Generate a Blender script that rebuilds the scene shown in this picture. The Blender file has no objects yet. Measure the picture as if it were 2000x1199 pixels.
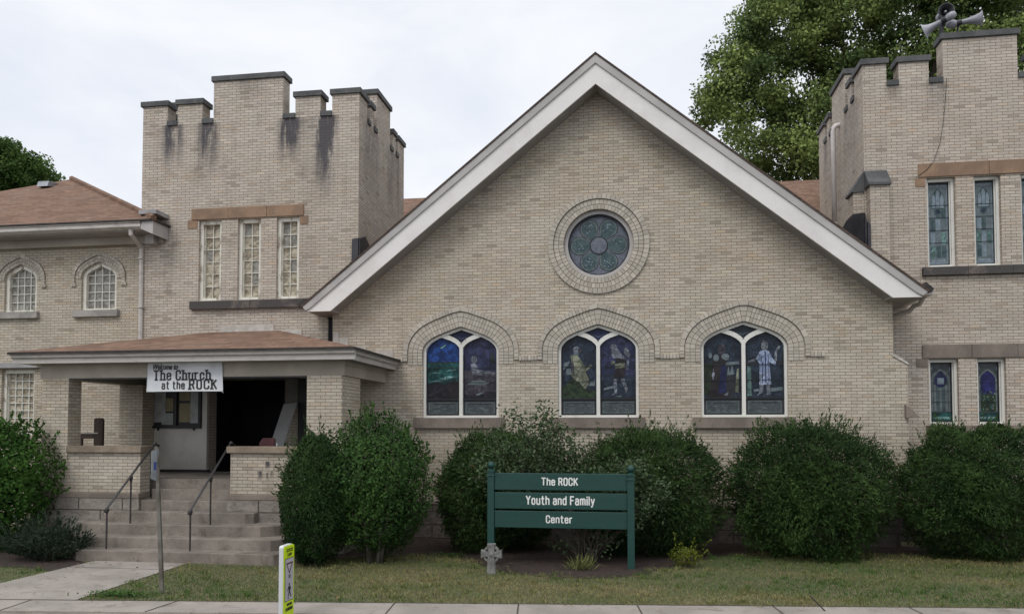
import bpy, math, random
import numpy as np
from mathutils import Vector, Matrix
from mathutils.geometry import tessellate_polygon
random.seed(7); RNG = np.random.default_rng(11)
sc = bpy.context.scene
COL = sc.collection
# ------------------------------------------------------------------ survey of the place (camera station and sight lines)
F = 1550.; YAW = math.radians(8.8); PIT = math.radians(2.2); U0 = 1000.; HZ = 838.; CZ = 2.23
V0 = HZ - F*math.tan(PIT)
def ray(u, v):
    xc = (u-U0)/F; zc = (V0-v)/F
    y = math.cos(PIT)-zc*math.sin(PIT); z = math.sin(PIT)+zc*math.cos(PIT)
    return (xc*math.cos(YAW)-y*math.sin(YAW), xc*math.sin(YAW)+y*math.cos(YAW), z)
def P(u, v, Y):                       # sight line met with the plane at depth Y -> (x, z)
    r = ray(u, v); t = Y/r[1]; return (r[0]*t, CZ+r[2]*t)
def PX(u, Y, v=800): return P(u, v, Y)[0]
def PZ(u, v, Y): return P(u, v, Y)[1]
def G(u, v, z=0.):                    # sight line met with the ground
    r = ray(u, v); t = (z-CZ)/r[2]; return (r[0]*t, r[1]*t)
# ------------------------------------------------------------------ materials
MATS = {}
def new_mat(name):
    m = bpy.data.materials.new(name); m.use_nodes = True
    nt = m.node_tree; b = nt.nodes['Principled BSDF']; MATS[name] = m
    return m, nt, b
def N(nt, t, **kw):
    n = nt.nodes.new(t)
    for k, v in kw.items(): setattr(n, k, v)
    return n
def L(nt, a, b): nt.links.new(a, b)
def mth(nt, op, a, b=None, c=None, clamp=False):
    n = N(nt, 'ShaderNodeMath', operation=op); n.use_clamp = clamp
    for i, x in enumerate((a, b, c)):
        if x is None: continue
        if isinstance(x, (int, float)): n.inputs[i].default_value = x
        else: L(nt, x, n.inputs[i])
    return n.outputs[0]
def mixc(nt, fac, a, b, blend='MIX'):
    n = N(nt, 'ShaderNodeMix', data_type='RGBA', blend_type=blend)
    for s, x in ((n.inputs[0], fac), (n.inputs[6], a), (n.inputs[7], b)):
        if isinstance(x, (int, float)): s.default_value = x
        elif isinstance(x, tuple): s.default_value = (*x[:3], 1)
        else: L(nt, x, s)
    return n.outputs[2]
def ramp(nt, x, lo, hi):
    n = N(nt, 'ShaderNodeMapRange'); n.interpolation_type = 'SMOOTHSTEP'
    L(nt, x, n.inputs[0]); n.inputs[1].default_value = lo; n.inputs[2].default_value = hi
    return n.outputs[0]
def noise(nt, vec, scale, detail=4, rough=.6, dist=0):
    n = N(nt, 'ShaderNodeTexNoise'); n.inputs['Scale'].default_value = scale; n.inputs['Detail'].default_value = detail
    n.inputs['Roughness'].default_value = rough; n.inputs['Distortion'].default_value = dist
    if vec is not None: L(nt, vec, n.inputs['Vector'])
    return n.outputs['Fac']
def scl(nt, vec, s):
    n = N(nt, 'ShaderNodeVectorMath', operation='MULTIPLY'); L(nt, vec, n.inputs[0]); n.inputs[1].default_value = s
    return n.outputs[0]
def pos(nt): return N(nt, 'ShaderNodeNewGeometry').outputs['Position']
def bump(nt, b, h, strength, dist=.01):
    n = N(nt, 'ShaderNodeBump'); n.inputs['Strength'].default_value = strength; n.inputs['Distance'].default_value = dist
    L(nt, h, n.inputs['Height']); L(nt, n.outputs[0], b.inputs['Normal'])
def S(c):                              # sRGB 0-255 -> linear
    return tuple(((x/255+.055)/1.055)**2.4 if x > 10 else x/255/12.92 for x in c)
def simple(name, a, b2=None, rough=.7, scale=6., spec=.5, metal=0., bstr=.15, stretch=(1, 1, 1), thr=(.35, .65), fine=None):
    m, nt, b = new_mat(name)
    b2 = b2 or tuple(x*.75 for x in a)
    p = scl(nt, pos(nt), stretch)
    f = ramp(nt, noise(nt, p, scale, 6), *thr)
    c = mixc(nt, f, a, b2)
    if fine:
        g = ramp(nt, noise(nt, pos(nt), fine[0], 2), .35, .7)
        c = mixc(nt, mth(nt, 'MULTIPLY', g, fine[1]), c, tuple(x*.45 for x in a))
    L(nt, c, b.inputs['Base Color'])
    b.inputs['Roughness'].default_value = rough; b.inputs['Specular IOR Level'].default_value = spec; b.inputs['Metallic'].default_value = metal
    if bstr: bump(nt, b, noise(nt, p, scale*6, 5), bstr)
    return m
def wall_vec(nt, zk=1.):               # world coords laid on the wall: along the face, up
    g = N(nt, 'ShaderNodeNewGeometry'); s = N(nt, 'ShaderNodeSeparateXYZ'); L(nt, g.outputs['Position'], s.inputs[0])
    s2 = N(nt, 'ShaderNodeSeparateXYZ'); L(nt, g.outputs['True Normal'], s2.inputs[0])
    side = mth(nt, 'GREATER_THAN', mth(nt, 'ABSOLUTE', s2.outputs[0]), mth(nt, 'ABSOLUTE', s2.outputs[1]))
    a = N(nt, 'ShaderNodeMix', data_type='FLOAT'); L(nt, side, a.inputs[0]); L(nt, s.outputs[0], a.inputs[2]); L(nt, s.outputs[1], a.inputs[3])
    c = N(nt, 'ShaderNodeCombineXYZ'); L(nt, a.outputs[0], c.inputs[0]); L(nt, mth(nt, 'MULTIPLY', s.outputs[2], zk), c.inputs[1])
    return c.outputs[0], s, a.outputs[0]
BRK_A = (.565, .517, .44); BRK_B = (.475, .43, .362); MORT = (.185, .16, .128)
def brick_mat(name, stains=(), grime=.25, tint=(1, 1, 1)):
    m, nt, b = new_mat(name)
    v, s, along = wall_vec(nt)
    wob = N(nt, 'ShaderNodeVectorMath', operation='ADD'); L(nt, v, wob.inputs[0])
    nn = N(nt, 'ShaderNodeTexNoise'); nn.inputs['Scale'].default_value = 3.; L(nt, v, nn.inputs['Vector'])
    k = N(nt, 'ShaderNodeVectorMath', operation='MULTIPLY_ADD'); L(nt, nn.outputs['Color'], k.inputs[0]); k.inputs[1].default_value = (.012, .012, 0); k.inputs[2].default_value = (-.006, -.006, 0)
    L(nt, k.outputs[0], wob.inputs[1])
    def brick(c1, c2, cm, ms):
        t = N(nt, 'ShaderNodeTexBrick'); L(nt, wob.outputs[0], t.inputs['Vector'])
        t.inputs['Color1'].default_value = (*c1, 1); t.inputs['Color2'].default_value = (*c2, 1); t.inputs['Mortar'].default_value = (*cm, 1)
        t.inputs['Scale'].default_value = 1; t.inputs['Mortar Size'].default_value = ms; t.inputs['Mortar Smooth'].default_value = .5
        t.inputs['Brick Width'].default_value = .2; t.inputs['Row Height'].default_value = .0616; t.inputs['Bias'].default_value = 0
        return t
    t = brick(tuple(x*k_ for x, k_ in zip(BRK_A, tint)), tuple(x*k_ for x, k_ in zip(BRK_B, tint)), MORT, .0058)
    tv = brick((1, 1, 1), (0, 0, 0), (.5, .5, .5), .0068)
    c = t.outputs['Color']
    big = noise(nt, v, .55, 5, .65)
    pink = ramp(nt, big, .42, .68)
    c = mixc(nt, mth(nt, 'MULTIPLY', pink, .5), c, (1.0, .945, .93), 'MULTIPLY')
    gry = ramp(nt, noise(nt, scl(nt, v, (1.3, .8, 1)), .9, 6, .7), .45, .75)
    c = mixc(nt, mth(nt, 'MULTIPLY', gry, .38), c, (.66, .67, .69), 'MULTIPLY')
    # odd bricks: pale, orange
    odd = mth(nt, 'GREATER_THAN', mth(nt, 'FRACT', mth(nt, 'MULTIPLY', tv.outputs['Color'], 7.31)), .93)
    c = mixc(nt, mth(nt, 'MULTIPLY', odd, .5), c, (1.15, 1.1, 1.02), 'MULTIPLY')
    odd2 = mth(nt, 'GREATER_THAN', mth(nt, 'FRACT', mth(nt, 'MULTIPLY', tv.outputs['Color'], 11.7)), .92)
    c = mixc(nt, mth(nt, 'MULTIPLY', odd2, .6), c, (.93, .84, .75), 'MULTIPLY')
    odd3 = mth(nt, 'GREATER_THAN', mth(nt, 'FRACT', mth(nt, 'MULTIPLY', tv.outputs['Color'], 17.3)), .955)
    c = mixc(nt, mth(nt, 'MULTIPLY', odd3, .7), c, (.62, .60, .58), 'MULTIPLY')
    bandn = ramp(nt, noise(nt, scl(nt, v, (.22, .5, 1)), 1.0, 4, .6), .38, .66); c = mixc(nt, mth(nt, 'MULTIPLY', bandn, .5), c, (.84, .80, .74), 'MULTIPLY')
    row = ramp(nt, noise(nt, scl(nt, v, (.6, 5., 1)), 1.6, 3, .6), .5, .75); c = mixc(nt, mth(nt, 'MULTIPLY', row, .28), c, (.72, .68, .64), 'MULTIPLY')
    fine = noise(nt, v, 55, 3)
    c = mixc(nt, mth(nt, 'MULTIPLY', ramp(nt, fine, .4, .75), .3), c, (.68, .66, .63), 'MULTIPLY')
    low = mth(nt, 'MULTIPLY', mth(nt, 'SUBTRACT', 1., ramp(nt, s.outputs[2], .6, 1.9)), ramp(nt, noise(nt, scl(nt, v, (1.6, .9, 1)), 1.4, 6, .7), .35, .7))
    c = mixc(nt, mth(nt, 'MULTIPLY', low, .55), c, (.55, .52, .47), 'MULTIPLY')
    if grime:
        g = ramp(nt, noise(nt, scl(nt, v, (2.2, .45, 1)), 1.3, 6, .7), .52, .78)
        c = mixc(nt, mth(nt, 'MULTIPLY', g, grime), c, (.38, .36, .36), 'MULTIPLY')
    if stains:
        tot = None
        drip = ramp(nt, noise(nt, scl(nt, v, (5., .7, 1)), 1.0, 6, .75, .4), .28, .66)
        for (axis, cx, w, zt, ln, amt) in stains:
            co = s.outputs[0] if axis == 'x' else s.outputs[1]
            d = mth(nt, 'ABSOLUTE', mth(nt, 'SUBTRACT', co, cx))
            mx = mth(nt, 'SUBTRACT', 1., ramp(nt, d, w*.25, w))
            dz = mth(nt, 'SUBTRACT', zt, s.outputs[2])
            mz = mth(nt, 'MULTIPLY', mth(nt, 'SUBTRACT', 1., ramp(nt, dz, ln*.15, ln)), mth(nt, 'GREATER_THAN', dz, -.02))
            q = mth(nt, 'MULTIPLY', mth(nt, 'MULTIPLY', mx, mz), amt)
            tot = q if tot is None else mth(nt, 'MAXIMUM', tot, q)
        f = mth(nt, 'MULTIPLY', tot, drip)
        c = mixc(nt, mth(nt, 'MINIMUM', f, .92), c, (.06, .056, .066))
    L(nt, c, b.inputs['Base Color']); b.inputs['Roughness'].default_value = .85; b.inputs['Specular IOR Level'].default_value = .3
    h = mth(nt, 'ADD', mth(nt, 'SUBTRACT', 1., t.outputs['Fac']), mth(nt, 'MULTIPLY', fine, .3))
    bump(nt, b, h, .55, .008)
    return m
def attr_mat(name, rough=.8, transl=0., spec=.3):
    m, nt, b = new_mat(name)
    a = N(nt, 'ShaderNodeVertexColor'); a.layer_name = 'Col'
    L(nt, a.outputs[0], b.inputs['Base Color']); b.inputs['Roughness'].default_value = rough; b.inputs['Specular IOR Level'].default_value = spec
    if transl:
        t = N(nt, 'ShaderNodeBsdfTranslucent'); L(nt, a.outputs[0], t.inputs[0])
        mx = N(nt, 'ShaderNodeMixShader'); mx.inputs[0].default_value = transl
        L(nt, b.outputs[0], mx.inputs[1]); L(nt, t.outputs[0], mx.inputs[2])
        L(nt, mx.outputs[0], nt.nodes['Material Output'].inputs[0])
    else:
        bump(nt, b, noise(nt, pos(nt), 70, 4), .3)
    return m
def shingle_mat(name, A, B, C):
    m, nt, b = new_mat(name)
    v, s, al = wall_vec(nt, 2.0)
    t = N(nt, 'ShaderNodeTexBrick'); L(nt, v, t.inputs['Vector']); t.inputs['Scale'].default_value = 1
    t.inputs['Color1'].default_value = (*A, 1); t.inputs['Color2'].default_value = (*B, 1); t.inputs['Mortar'].default_value = (*C, 1)
    t.inputs['Brick Width'].default_value = .33; t.inputs['Row Height'].default_value = .125; t.inputs['Mortar Size'].default_value = .009; t.inputs['Mortar Smooth'].default_value = .5
    t.offset = .37
    n1 = noise(nt, scl(nt, v, (1, 3.5, 1)), 5, 5, .7)
    n0 = noise(nt, scl(nt, v, (1, 1.2, 1)), .8, 5, .7); c = mixc(nt, mth(nt, 'MULTIPLY', ramp(nt, n1, .4, .66), .7), t.outputs[0], tuple(x*.36 for x in A)); c = mixc(nt, mth(nt, 'MULTIPLY', ramp(nt, n0, .45, .7), .45), c, (.20, .145, .118))
    c = mixc(nt, mth(nt, 'MULTIPLY', ramp(nt, noise(nt, v, 60, 2), .45, .7), .4), c, tuple(x*1.5 for x in B))
    L(nt, c, b.inputs['Base Color']); b.inputs['Roughness'].default_value = .95; b.inputs['Specular IOR Level'].default_value = .2
    bump(nt, b, mth(nt, 'ADD', mth(nt, 'SUBTRACT', 1., t.outputs['Fac']), noise(nt, v, 90, 2)), .5, .01)
    return m
def stone_mat(name, A, B, bw=.75, rh=.27, mort=(.07, .06, .05)):
    m, nt, b = new_mat(name)
    v, s, al = wall_vec(nt)
    t = N(nt, 'ShaderNodeTexBrick'); L(nt, v, t.inputs['Vector']); t.inputs['Scale'].default_value = 1
    t.inputs['Color1'].default_value = (*A, 1); t.inputs['Color2'].default_value = (*B, 1); t.inputs['Mortar'].default_value = (*mort, 1)
    t.inputs['Brick Width'].default_value = bw; t.inputs['Row Height'].default_value = rh; t.inputs['Mortar Size'].default_value = .014; t.inputs['Mortar Smooth'].default_value = .6
    n1 = noise(nt, v, 3.5, 7, .7)
    c = mixc(nt, ramp(nt, n1, .4, .7), t.outputs[0], tuple(x*.5 for x in A))
    L(nt, c, b.inputs['Base Color']); b.inputs['Roughness'].default_value = .9
    bump(nt, b, mth(nt, 'ADD', mth(nt, 'MULTIPLY', n1, 2.), mth(nt, 'SUBTRACT', 1., t.outputs['Fac'])), .9, .04)
    return m
def glass_mat(name, A, B, scale=6, rough=.18, stretch=(1, 1, 1), thr=(.35, .65), spec=.5):
    m, nt, b = new_mat(name)
    p = scl(nt, pos(nt), stretch)
    c = mixc(nt, ramp(nt, noise(nt, p, scale, 5, .65, .8), *thr), A, B)
    if name.startswith('sg_') and name not in ('sg_lead', 'sg_petal', 'sg_rose', 'sg_panel_pale', 'sg_frost', 'sg_mist', 'sg_panel'):   # came lines between small uneven pieces of glass, each a shade of its own
        wv = N(nt, 'ShaderNodeVectorMath', operation='ADD'); L(nt, pos(nt), wv.inputs[0]); nz = N(nt, 'ShaderNodeTexNoise'); nz.inputs['Scale'].default_value = 5; k = N(nt, 'ShaderNodeVectorMath', operation='SCALE'); L(nt, nz.outputs['Color'], k.inputs[0]); k.inputs['Scale'].default_value = .12; L(nt, k.outputs[0], wv.inputs[1])
        v1 = N(nt, 'ShaderNodeTexVoronoi'); v1.inputs['Scale'].default_value = 6.5; L(nt, wv.outputs[0], v1.inputs['Vector'])
        hs = N(nt, 'ShaderNodeSeparateColor'); L(nt, v1.outputs['Color'], hs.inputs[0])
        sh = mth(nt, 'MULTIPLY_ADD', hs.outputs[0], .75, .5); cs_ = N(nt, 'ShaderNodeCombineXYZ')
        for q in range(3): L(nt, sh, cs_.inputs[q])
        c = mixc(nt, 1., c, cs_.outputs[0], 'MULTIPLY')
        v2 = N(nt, 'ShaderNodeTexVoronoi', feature='DISTANCE_TO_EDGE'); v2.inputs['Scale'].default_value = 6.5; L(nt, wv.outputs[0], v2.inputs['Vector'])
        c = mixc(nt, mth(nt, 'MULTIPLY', mth(nt, 'LESS_THAN', v2.outputs['Distance'], .03), .75), c, (.012, .013, .016))
    L(nt, c, b.inputs['Base Color']); b.inputs['Roughness'].default_value = rough; b.inputs['Specular IOR Level'].default_value = spec
    bump(nt, b, noise(nt, pos(nt), 14, 3), .12)
    return m
def stain(name, scale, thr, amt, col=(.5, .47, .43)):
    m = MATS[name]; nt = m.node_tree; b = nt.nodes['Principled BSDF']; src = b.inputs['Base Color'].links[0].from_socket
    f = ramp(nt, noise(nt, pos(nt), scale, 7, .75, .5), *thr); L(nt, mixc(nt, mth(nt, 'MULTIPLY', f, amt), src, col, 'MULTIPLY'), b.inputs['Base Color'])
def plain(name, c, rough=.5, spec=.5, metal=0.):
    return simple(name, c, tuple(x*.85 for x in c), rough, 5., spec, metal, .05)

simple('sandstone_orange', S((156, 128, 104)), S((130, 108, 90)), .9, 2.2, fine=(40, .4))
simple('sandstone_brown', (.26, .215, .178), (.165, .138, .115), .9, 1.6, fine=(35, .4))
simple('sandstone_tan', (.33, .27, .20), (.20, .155, .115), .9, 2.2, fine=(35, .5))
simple('sill_grey', (.40, .375, .345), (.26, .245, .225), .9, 3, fine=(30, .4))
simple('sill_dark', (.07, .062, .06), (.20, .165, .14), .85, 1.3, thr=(.5, .66), fine=(30, .4))
simple('coping_slate', (.062, .064, .066), (.11, .11, .108), .75, 2.5, fine=(30, .4))
simple('white_paint', (.70, .69, .64), (.50, .48, .42), .55, 3, thr=(.5, .8))
simple('peeling_paint', (.70, .68, .60), (.36, .31, .25), .7, 7, thr=(.52, .66), stretch=(1, 1, .5))
simple('trim_white', (.76, .73, .70), (.66, .63, .60), .5, 1.6, bstr=.04, thr=(.42, .74), fine=(28, .08))
simple('trim_grey', (.44, .42, .40), (.36, .345, .33), .55, 1.5, bstr=.03)
simple('trim_beige', (.41, .365, .30), (.31, .275, .225), .6, 1.5, bstr=.05)
simple('gutter_white', (.52, .485, .45), (.36, .33, .30), .4, 3, thr=(.45, .8), bstr=.03, stretch=(1, 1, 3))
simple('soffit', (.38, .355, .33), (.31, .29, .27), .6, 2, bstr=.03)
simple('concrete', (.36, .32, .28), (.27, .24, .21), .92, 1.4, fine=(90, .45))
simple('step_concrete', (.30, .262, .222), (.185, .158, .135), .92, 1.8, fine=(70, .6))
simple('asphalt', (.055, .055, .055), (.04, .04, .04), .9, 3, fine=(80, .5))
simple('joint_dirt', (.07, .055, .042), (.05, .04, .03), .95, 8)
simple('mulch', (.050, .030, .022), (.022, .015, .012), .95, 9, bstr=.8, fine=(45, .6))
simple('mortar', (.21, .18, .145), (.17, .145, .115), .9, 10)
simple('door_paint', (.60, .58, .53), (.50, .48, .44), .5, 2, bstr=.05)
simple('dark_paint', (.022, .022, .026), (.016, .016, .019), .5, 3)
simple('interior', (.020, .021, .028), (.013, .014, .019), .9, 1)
simple('ceiling_paint', (.17, .155, .135), (.12, .11, .1), .8, 1.5)
simple('black_metal', (.030, .028, .028), (.055, .042, .036), .5, 9, thr=(.5, .75))
simple('galvanised', (.20, .19, .165), (.12, .105, .085), .5, 6, metal=.4)
simple('dull_aluminium', (.30, .32, .34), (.20, .215, .235), .4, 4, metal=.5)
simple('green_paint', (.005, .048, .038), (.009, .058, .047), .5, 2.5, stretch=(.5, 1, 7), thr=(.4, .75), fine=(30, .3))
simple('letter_white', (.78, .79, .76), (.7, .7, .68), .5, 4, bstr=0)
simple('letter_black', (.012, .012, .013), (.02, .02, .02), .6, 4, bstr=0)
simple('banner_cloth', (.74, .76, .78), (.62, .64, .67), .7, 2.5, bstr=.1)
simple('fluorescent_yellow', (.62, .80, .012), (.56, .74, .012), .4, 3, bstr=0)
simple('sign_white', (.50, .48, .52), (.44, .42, .46), .4, 4, bstr=0)
simple('sign_red', (.10, .025, .035), (.08, .02, .03), .4, 4, bstr=0)
simple('white_plastic', (.62, .63, .63), (.42, .43, .44), .45, 2.5, thr=(.5, .8), bstr=.03)
simple('pipe_white', (.66, .62, .60), (.54, .51, .49), .35, 2, bstr=.03)
simple('black_tarp', (.016, .016, .021), (.03, .03, .036), .42, 3, bstr=.5)
simple('roof_edge', (.030, .027, .026), (.05, .042, .038), .9, 6)
simple('lead_flashing', (.34, .33, .33), (.26, .25, .25), .6, 3)
simple('caulk_patch', (.56, .52, .48), (.40, .37, .33), .8, 5)
simple('brown_wood', (.060, .036, .026), (.038, .023, .017), .6, 3, stretch=(4, 4, .6))
simple('maroon_vinyl', (.085, .016, .02), (.06, .012, .015), .4, 3)
simple('grey_board', (.40, .40, .40), (.31, .31, .31), .6, 2)
simple('paper_white', (.42, .44, .43), (.30, .31, .31), .6, 6)
simple('paper_yellow', (.30, .25, .13), (.22, .19, .12), .6, 6)
simple('cross_stone', (.25, .25, .235), (.12, .12, .112), .95, 9, fine=(60, .6), bstr=.5)
simple('bark', (.10, .082, .066), (.05, .042, .036), .95, 6, stretch=(3, 3, .5), bstr=.8)
simple('bark_grey', (.20, .175, .15), (.11, .095, .08), .95, 9, stretch=(3, 3, .5), bstr=.5)
simple('horn_white', (.33, .33, .36), (.23, .23, .26), .4, 3)
simple('horn_dark', (.026, .026, .034), (.018, .018, .022), .5, 3)
simple('blue_mark', (.03, .05, .22), (.03, .05, .2), .4, 4, bstr=0)
brick_mat('brick', tint=(1., .985, .955)); attr_mat('voussoir')
shingle_mat('shingle', (.285, .178, .122), (.165, .10, .072), (.06, .04, .032))
shingle_mat('shingle_dark', (.10, .075, .062), (.08, .058, .048), (.03, .024, .02))
stone_mat('foundation', (.15, .125, .105), (.11, .092, .08))
stone_mat('rough_stone', (.33, .295, .255), (.24, .215, .185), .9, .36)
attr_mat('leaf', .7, .2, .12); attr_mat('grassblade', .7, .2, .2)
glass_mat('old_glass', (.17, .14, .095), (.50, .45, .35), 5, .2, (1, 1, 2.2), (.36, .62), .25)
glass_mat('old_glass_grey', (.15, .14, .115), (.34, .325, .29), 5, .2, (1, 1, 1.4), (.35, .65), .3)
glass_mat('dull_glass', (.045, .06, .075), (.075, .095, .11), 7, .22)
for nm, a, b2 in (('sg_sky', (.006, .025, .12), (.02, .075, .29)), ('sg_violet', (.024, .03, .075), (.045, .05, .11)), ('sg_night', (.013, .022, .036), (.032, .045, .070)),
                  ('sg_sea', (.006, .034, .038), (.022, .10, .095)), ('sg_foam', (.20, .34, .34), (.12, .26, .27)), ('sg_rock', (.012, .013, .02), (.03, .026, .034)), ('sg_dusk', (.045, .04, .055), (.08, .072, .09)),
                  ('sg_pale', (.24, .26, .30), (.10, .115, .145)), ('sg_cream', (.26, .265, .20), (.12, .14, .09)), ('sg_green', (.038, .062, .026), (.012, .025, .014)), ('sg_teal', (.16, .27, .25), (.10, .19, .18)),
                  ('sg_robe', (.34, .40, .52), (.15, .20, .32)), ('sg_brown', (.030, .024, .024), (.018, .015, .018)), ('sg_blue', (.014, .018, .06), (.02, .026, .09)), ('sg_lead', (.020, .022, .026), (.03, .032, .036)),
                  ('sg_panel', (.075, .09, .095), (.045, .055, .062)), ('sg_panel_pale', (.15, .18, .18), (.09, .11, .115)), ('sg_mist', (.15, .185, .20), (.10, .13, .14)), ('sg_frost', (.23, .285, .33), (.15, .195, .23)),
                  ('sg_petal', (.075, .115, .125), (.035, .06, .068)), ('sg_rose', (.15, .165, .20), (.095, .11, .14)), ('sg_deepblue', (.012, .014, .085), (.028, .03, .15))):
    glass_mat(nm, a, b2, 11, .3, spec=.22)
stain('concrete', 2.6, (.52, .7), .8); stain('concrete', 11, (.6, .68), .6); stain('step_concrete', 2.2, (.48, .7), .8); stain('step_concrete', 13, (.58, .68), .5); stain('gutter_white', 3.5, (.5, .72), .6); stain('banner_cloth', 3, (.45, .7), .3)
# ------------------------------------------------------------------ mesh builder
LOC = {}
class MB:
    def __init__(s): s.v = []; s.f = []; s.m = []; s.c = []; s.mats = []; s.cur = 0; s.col = None
    def mat(s, name):
        if name not in s.mats: s.mats.append(name)
        s.cur = s.mats.index(name); return s
    def face(s, idx):
        s.f.append(tuple(idx)); s.m.append(s.cur); s.c.append(s.col)
    def add(s, pts):
        n = len(s.v); s.v += [tuple(p) for p in pts]; return n
    def box(s, x0, x1, y0, y1, z0, z1):
        n = s.add([(x, y, z) for z in (z0, z1) for y in (y0, y1) for x in (x0, x1)])
        for q in ((0, 2, 3, 1), (4, 5, 7, 6), (0, 1, 5, 4), (2, 6, 7, 3), (0, 4, 6, 2), (1, 3, 7, 5)): s.face([n+i for i in q])
        return s
    def hexa(s, lo, hi):               # two quads (bottom loop, top loop)
        n = s.add(list(lo)+list(hi)); k = len(lo)
        s.face([n+i for i in reversed(range(k))]); s.face([n+k+i for i in range(k)])
        for i in range(k): j = (i+1) % k; s.face([n+i, n+j, n+k+j, n+k+i])
        return s
    def prism(s, pts, y0, y1, holes=()):  # polygon in (x, z) drawn out from y0 to y1
        return s._pr(pts, holes, lambda a, b, t: (a, t, b), y0, y1)
    def prismx(s, pts, x0, x1, holes=()): # polygon in (y, z) drawn out along x
        return s._pr(pts, holes, lambda a, b, t: (t, a, b), x0, x1)
    def prismz(s, pts, z0, z1, holes=()):
        return s._pr(pts, holes, lambda a, b, t: (a, b, t), z0, z1)
    def _pr(s, pts, holes, fn, t0, t1):
        loops = [list(pts)]+[list(h) for h in holes]
        flat = [p for lp in loops for p in lp]
        n = s.add([fn(a, b, t0) for a, b in flat]); k = len(flat); s.add([fn(a, b, t1) for a, b in flat])
        if holes or True:
            for tri in tessellate_polygon([[Vector((a, b, 0)) for a, b in lp] for lp in loops]):
                s.face([n+i for i in tri]); s.face([n+k+i for i in reversed(tri)])
        o = 0
        for lp in loops:
            for i in range(len(lp)):
                j = (i+1) % len(lp); s.face([n+o+i, n+o+j, n+k+o+j, n+k+o+i])
            o += len(lp)
        return s
    def flat(s, pts, y):                # one flat piece facing -y
        n = s.add([(a, y, b) for a, b in pts]); k = len(pts)
        for tri in tessellate_polygon([[Vector((a, b, 0)) for a, b in pts]]): s.face([n+i for i in tri])
        return s
    def tube(s, pts, r, seg=8, cap=True):
        pts = [Vector(p) for p in pts]; rs = r if isinstance(r, (list, tuple)) else [r]*len(pts)
        rings = []
        up = Vector((.123, .456, .88)).normalized()
        for i, p in enumerate(pts):
            d = (pts[min(i+1, len(pts)-1)]-pts[max(i-1, 0)]).normalized()
            a = d.cross(up).normalized(); b = d.cross(a).normalized()
            rings.append(s.add([p+(a*math.cos(t)+b*math.sin(t))*rs[i] for t in [2*math.pi*q/seg for q in range(seg)]]))
        for i in range(len(rings)-1):
            for q in range(seg):
                q2 = (q+1) % seg; s.face([rings[i]+q, rings[i]+q2, rings[i+1]+q2, rings[i+1]+q])
        if cap:
            s.face([rings[0]+q for q in reversed(range(seg))]); s.face([rings[-1]+q for q in range(seg)])
        return s
    def lathe(s, prof, mtx, seg=20):   # prof: (radius, height) along local z
        rings = [s.add([mtx @ Vector((r*math.cos(2*math.pi*q/seg), r*math.sin(2*math.pi*q/seg), h)) for q in range(seg)]) for r, h in prof]
        for i in range(len(rings)-1):
            for q in range(seg):
                q2 = (q+1) % seg; s.face([rings[i]+q, rings[i]+q2, rings[i+1]+q2, rings[i+1]+q])
        return s
    def build(s, name, parent=None, smooth=False, base=None, bevel=0):
        me = bpy.data.meshes.new(name)
        off = LOC.get(parent.name, Vector((0, 0, 0))) if parent else Vector(base if base is not None else (0, 0, 0))
        me.from_pydata([tuple(Vector(p)-off) for p in s.v], [], s.f)
        for mn in s.mats: me.materials.append(MATS[mn])
        me.polygons.foreach_set('material_index', s.m)
        if any(c is not None for c in s.c):
            ca = me.color_attributes.new('Col', 'FLOAT_COLOR', 'CORNER'); arr = []
            for p, c in zip(me.polygons, s.c): arr += list((*(c or (.4, .36, .3)), 1))*len(p.vertices)
            ca.data.foreach_set('color', arr)
        if smooth: me.polygons.foreach_set('use_smooth', [True]*len(me.polygons))
        import bmesh
        bm = bmesh.new(); bm.from_mesh(me); bmesh.ops.recalc_face_normals(bm, faces=bm.faces); bm.to_mesh(me); bm.free()
        o = bpy.data.objects.new(name, me); COL.objects.link(o)
        if parent: o.parent = parent
        else: o.location = off
        LOC[o.name] = off
        if bevel:
            md = o.modifiers.new('bevel', 'BEVEL'); md.width = bevel; md.segments = 2; md.limit_method = 'ANGLE'
        return o
def tag(o, label=None, cat=None, group=None, kind=None):
    if label: o['label'] = label
    if cat: o['category'] = cat
    if group: o['group'] = group
    if kind: o['kind'] = kind
    return o
def thing(name, loc, label, cat, group=None):
    o = bpy.data.objects.new(name, None); o.empty_display_size = .3; COL.objects.link(o); o.location = loc; LOC[o.name] = Vector(loc)
    return tag(o, label, cat, group)
def B(mat, *a): return MB().mat(mat).box(*a)
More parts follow.
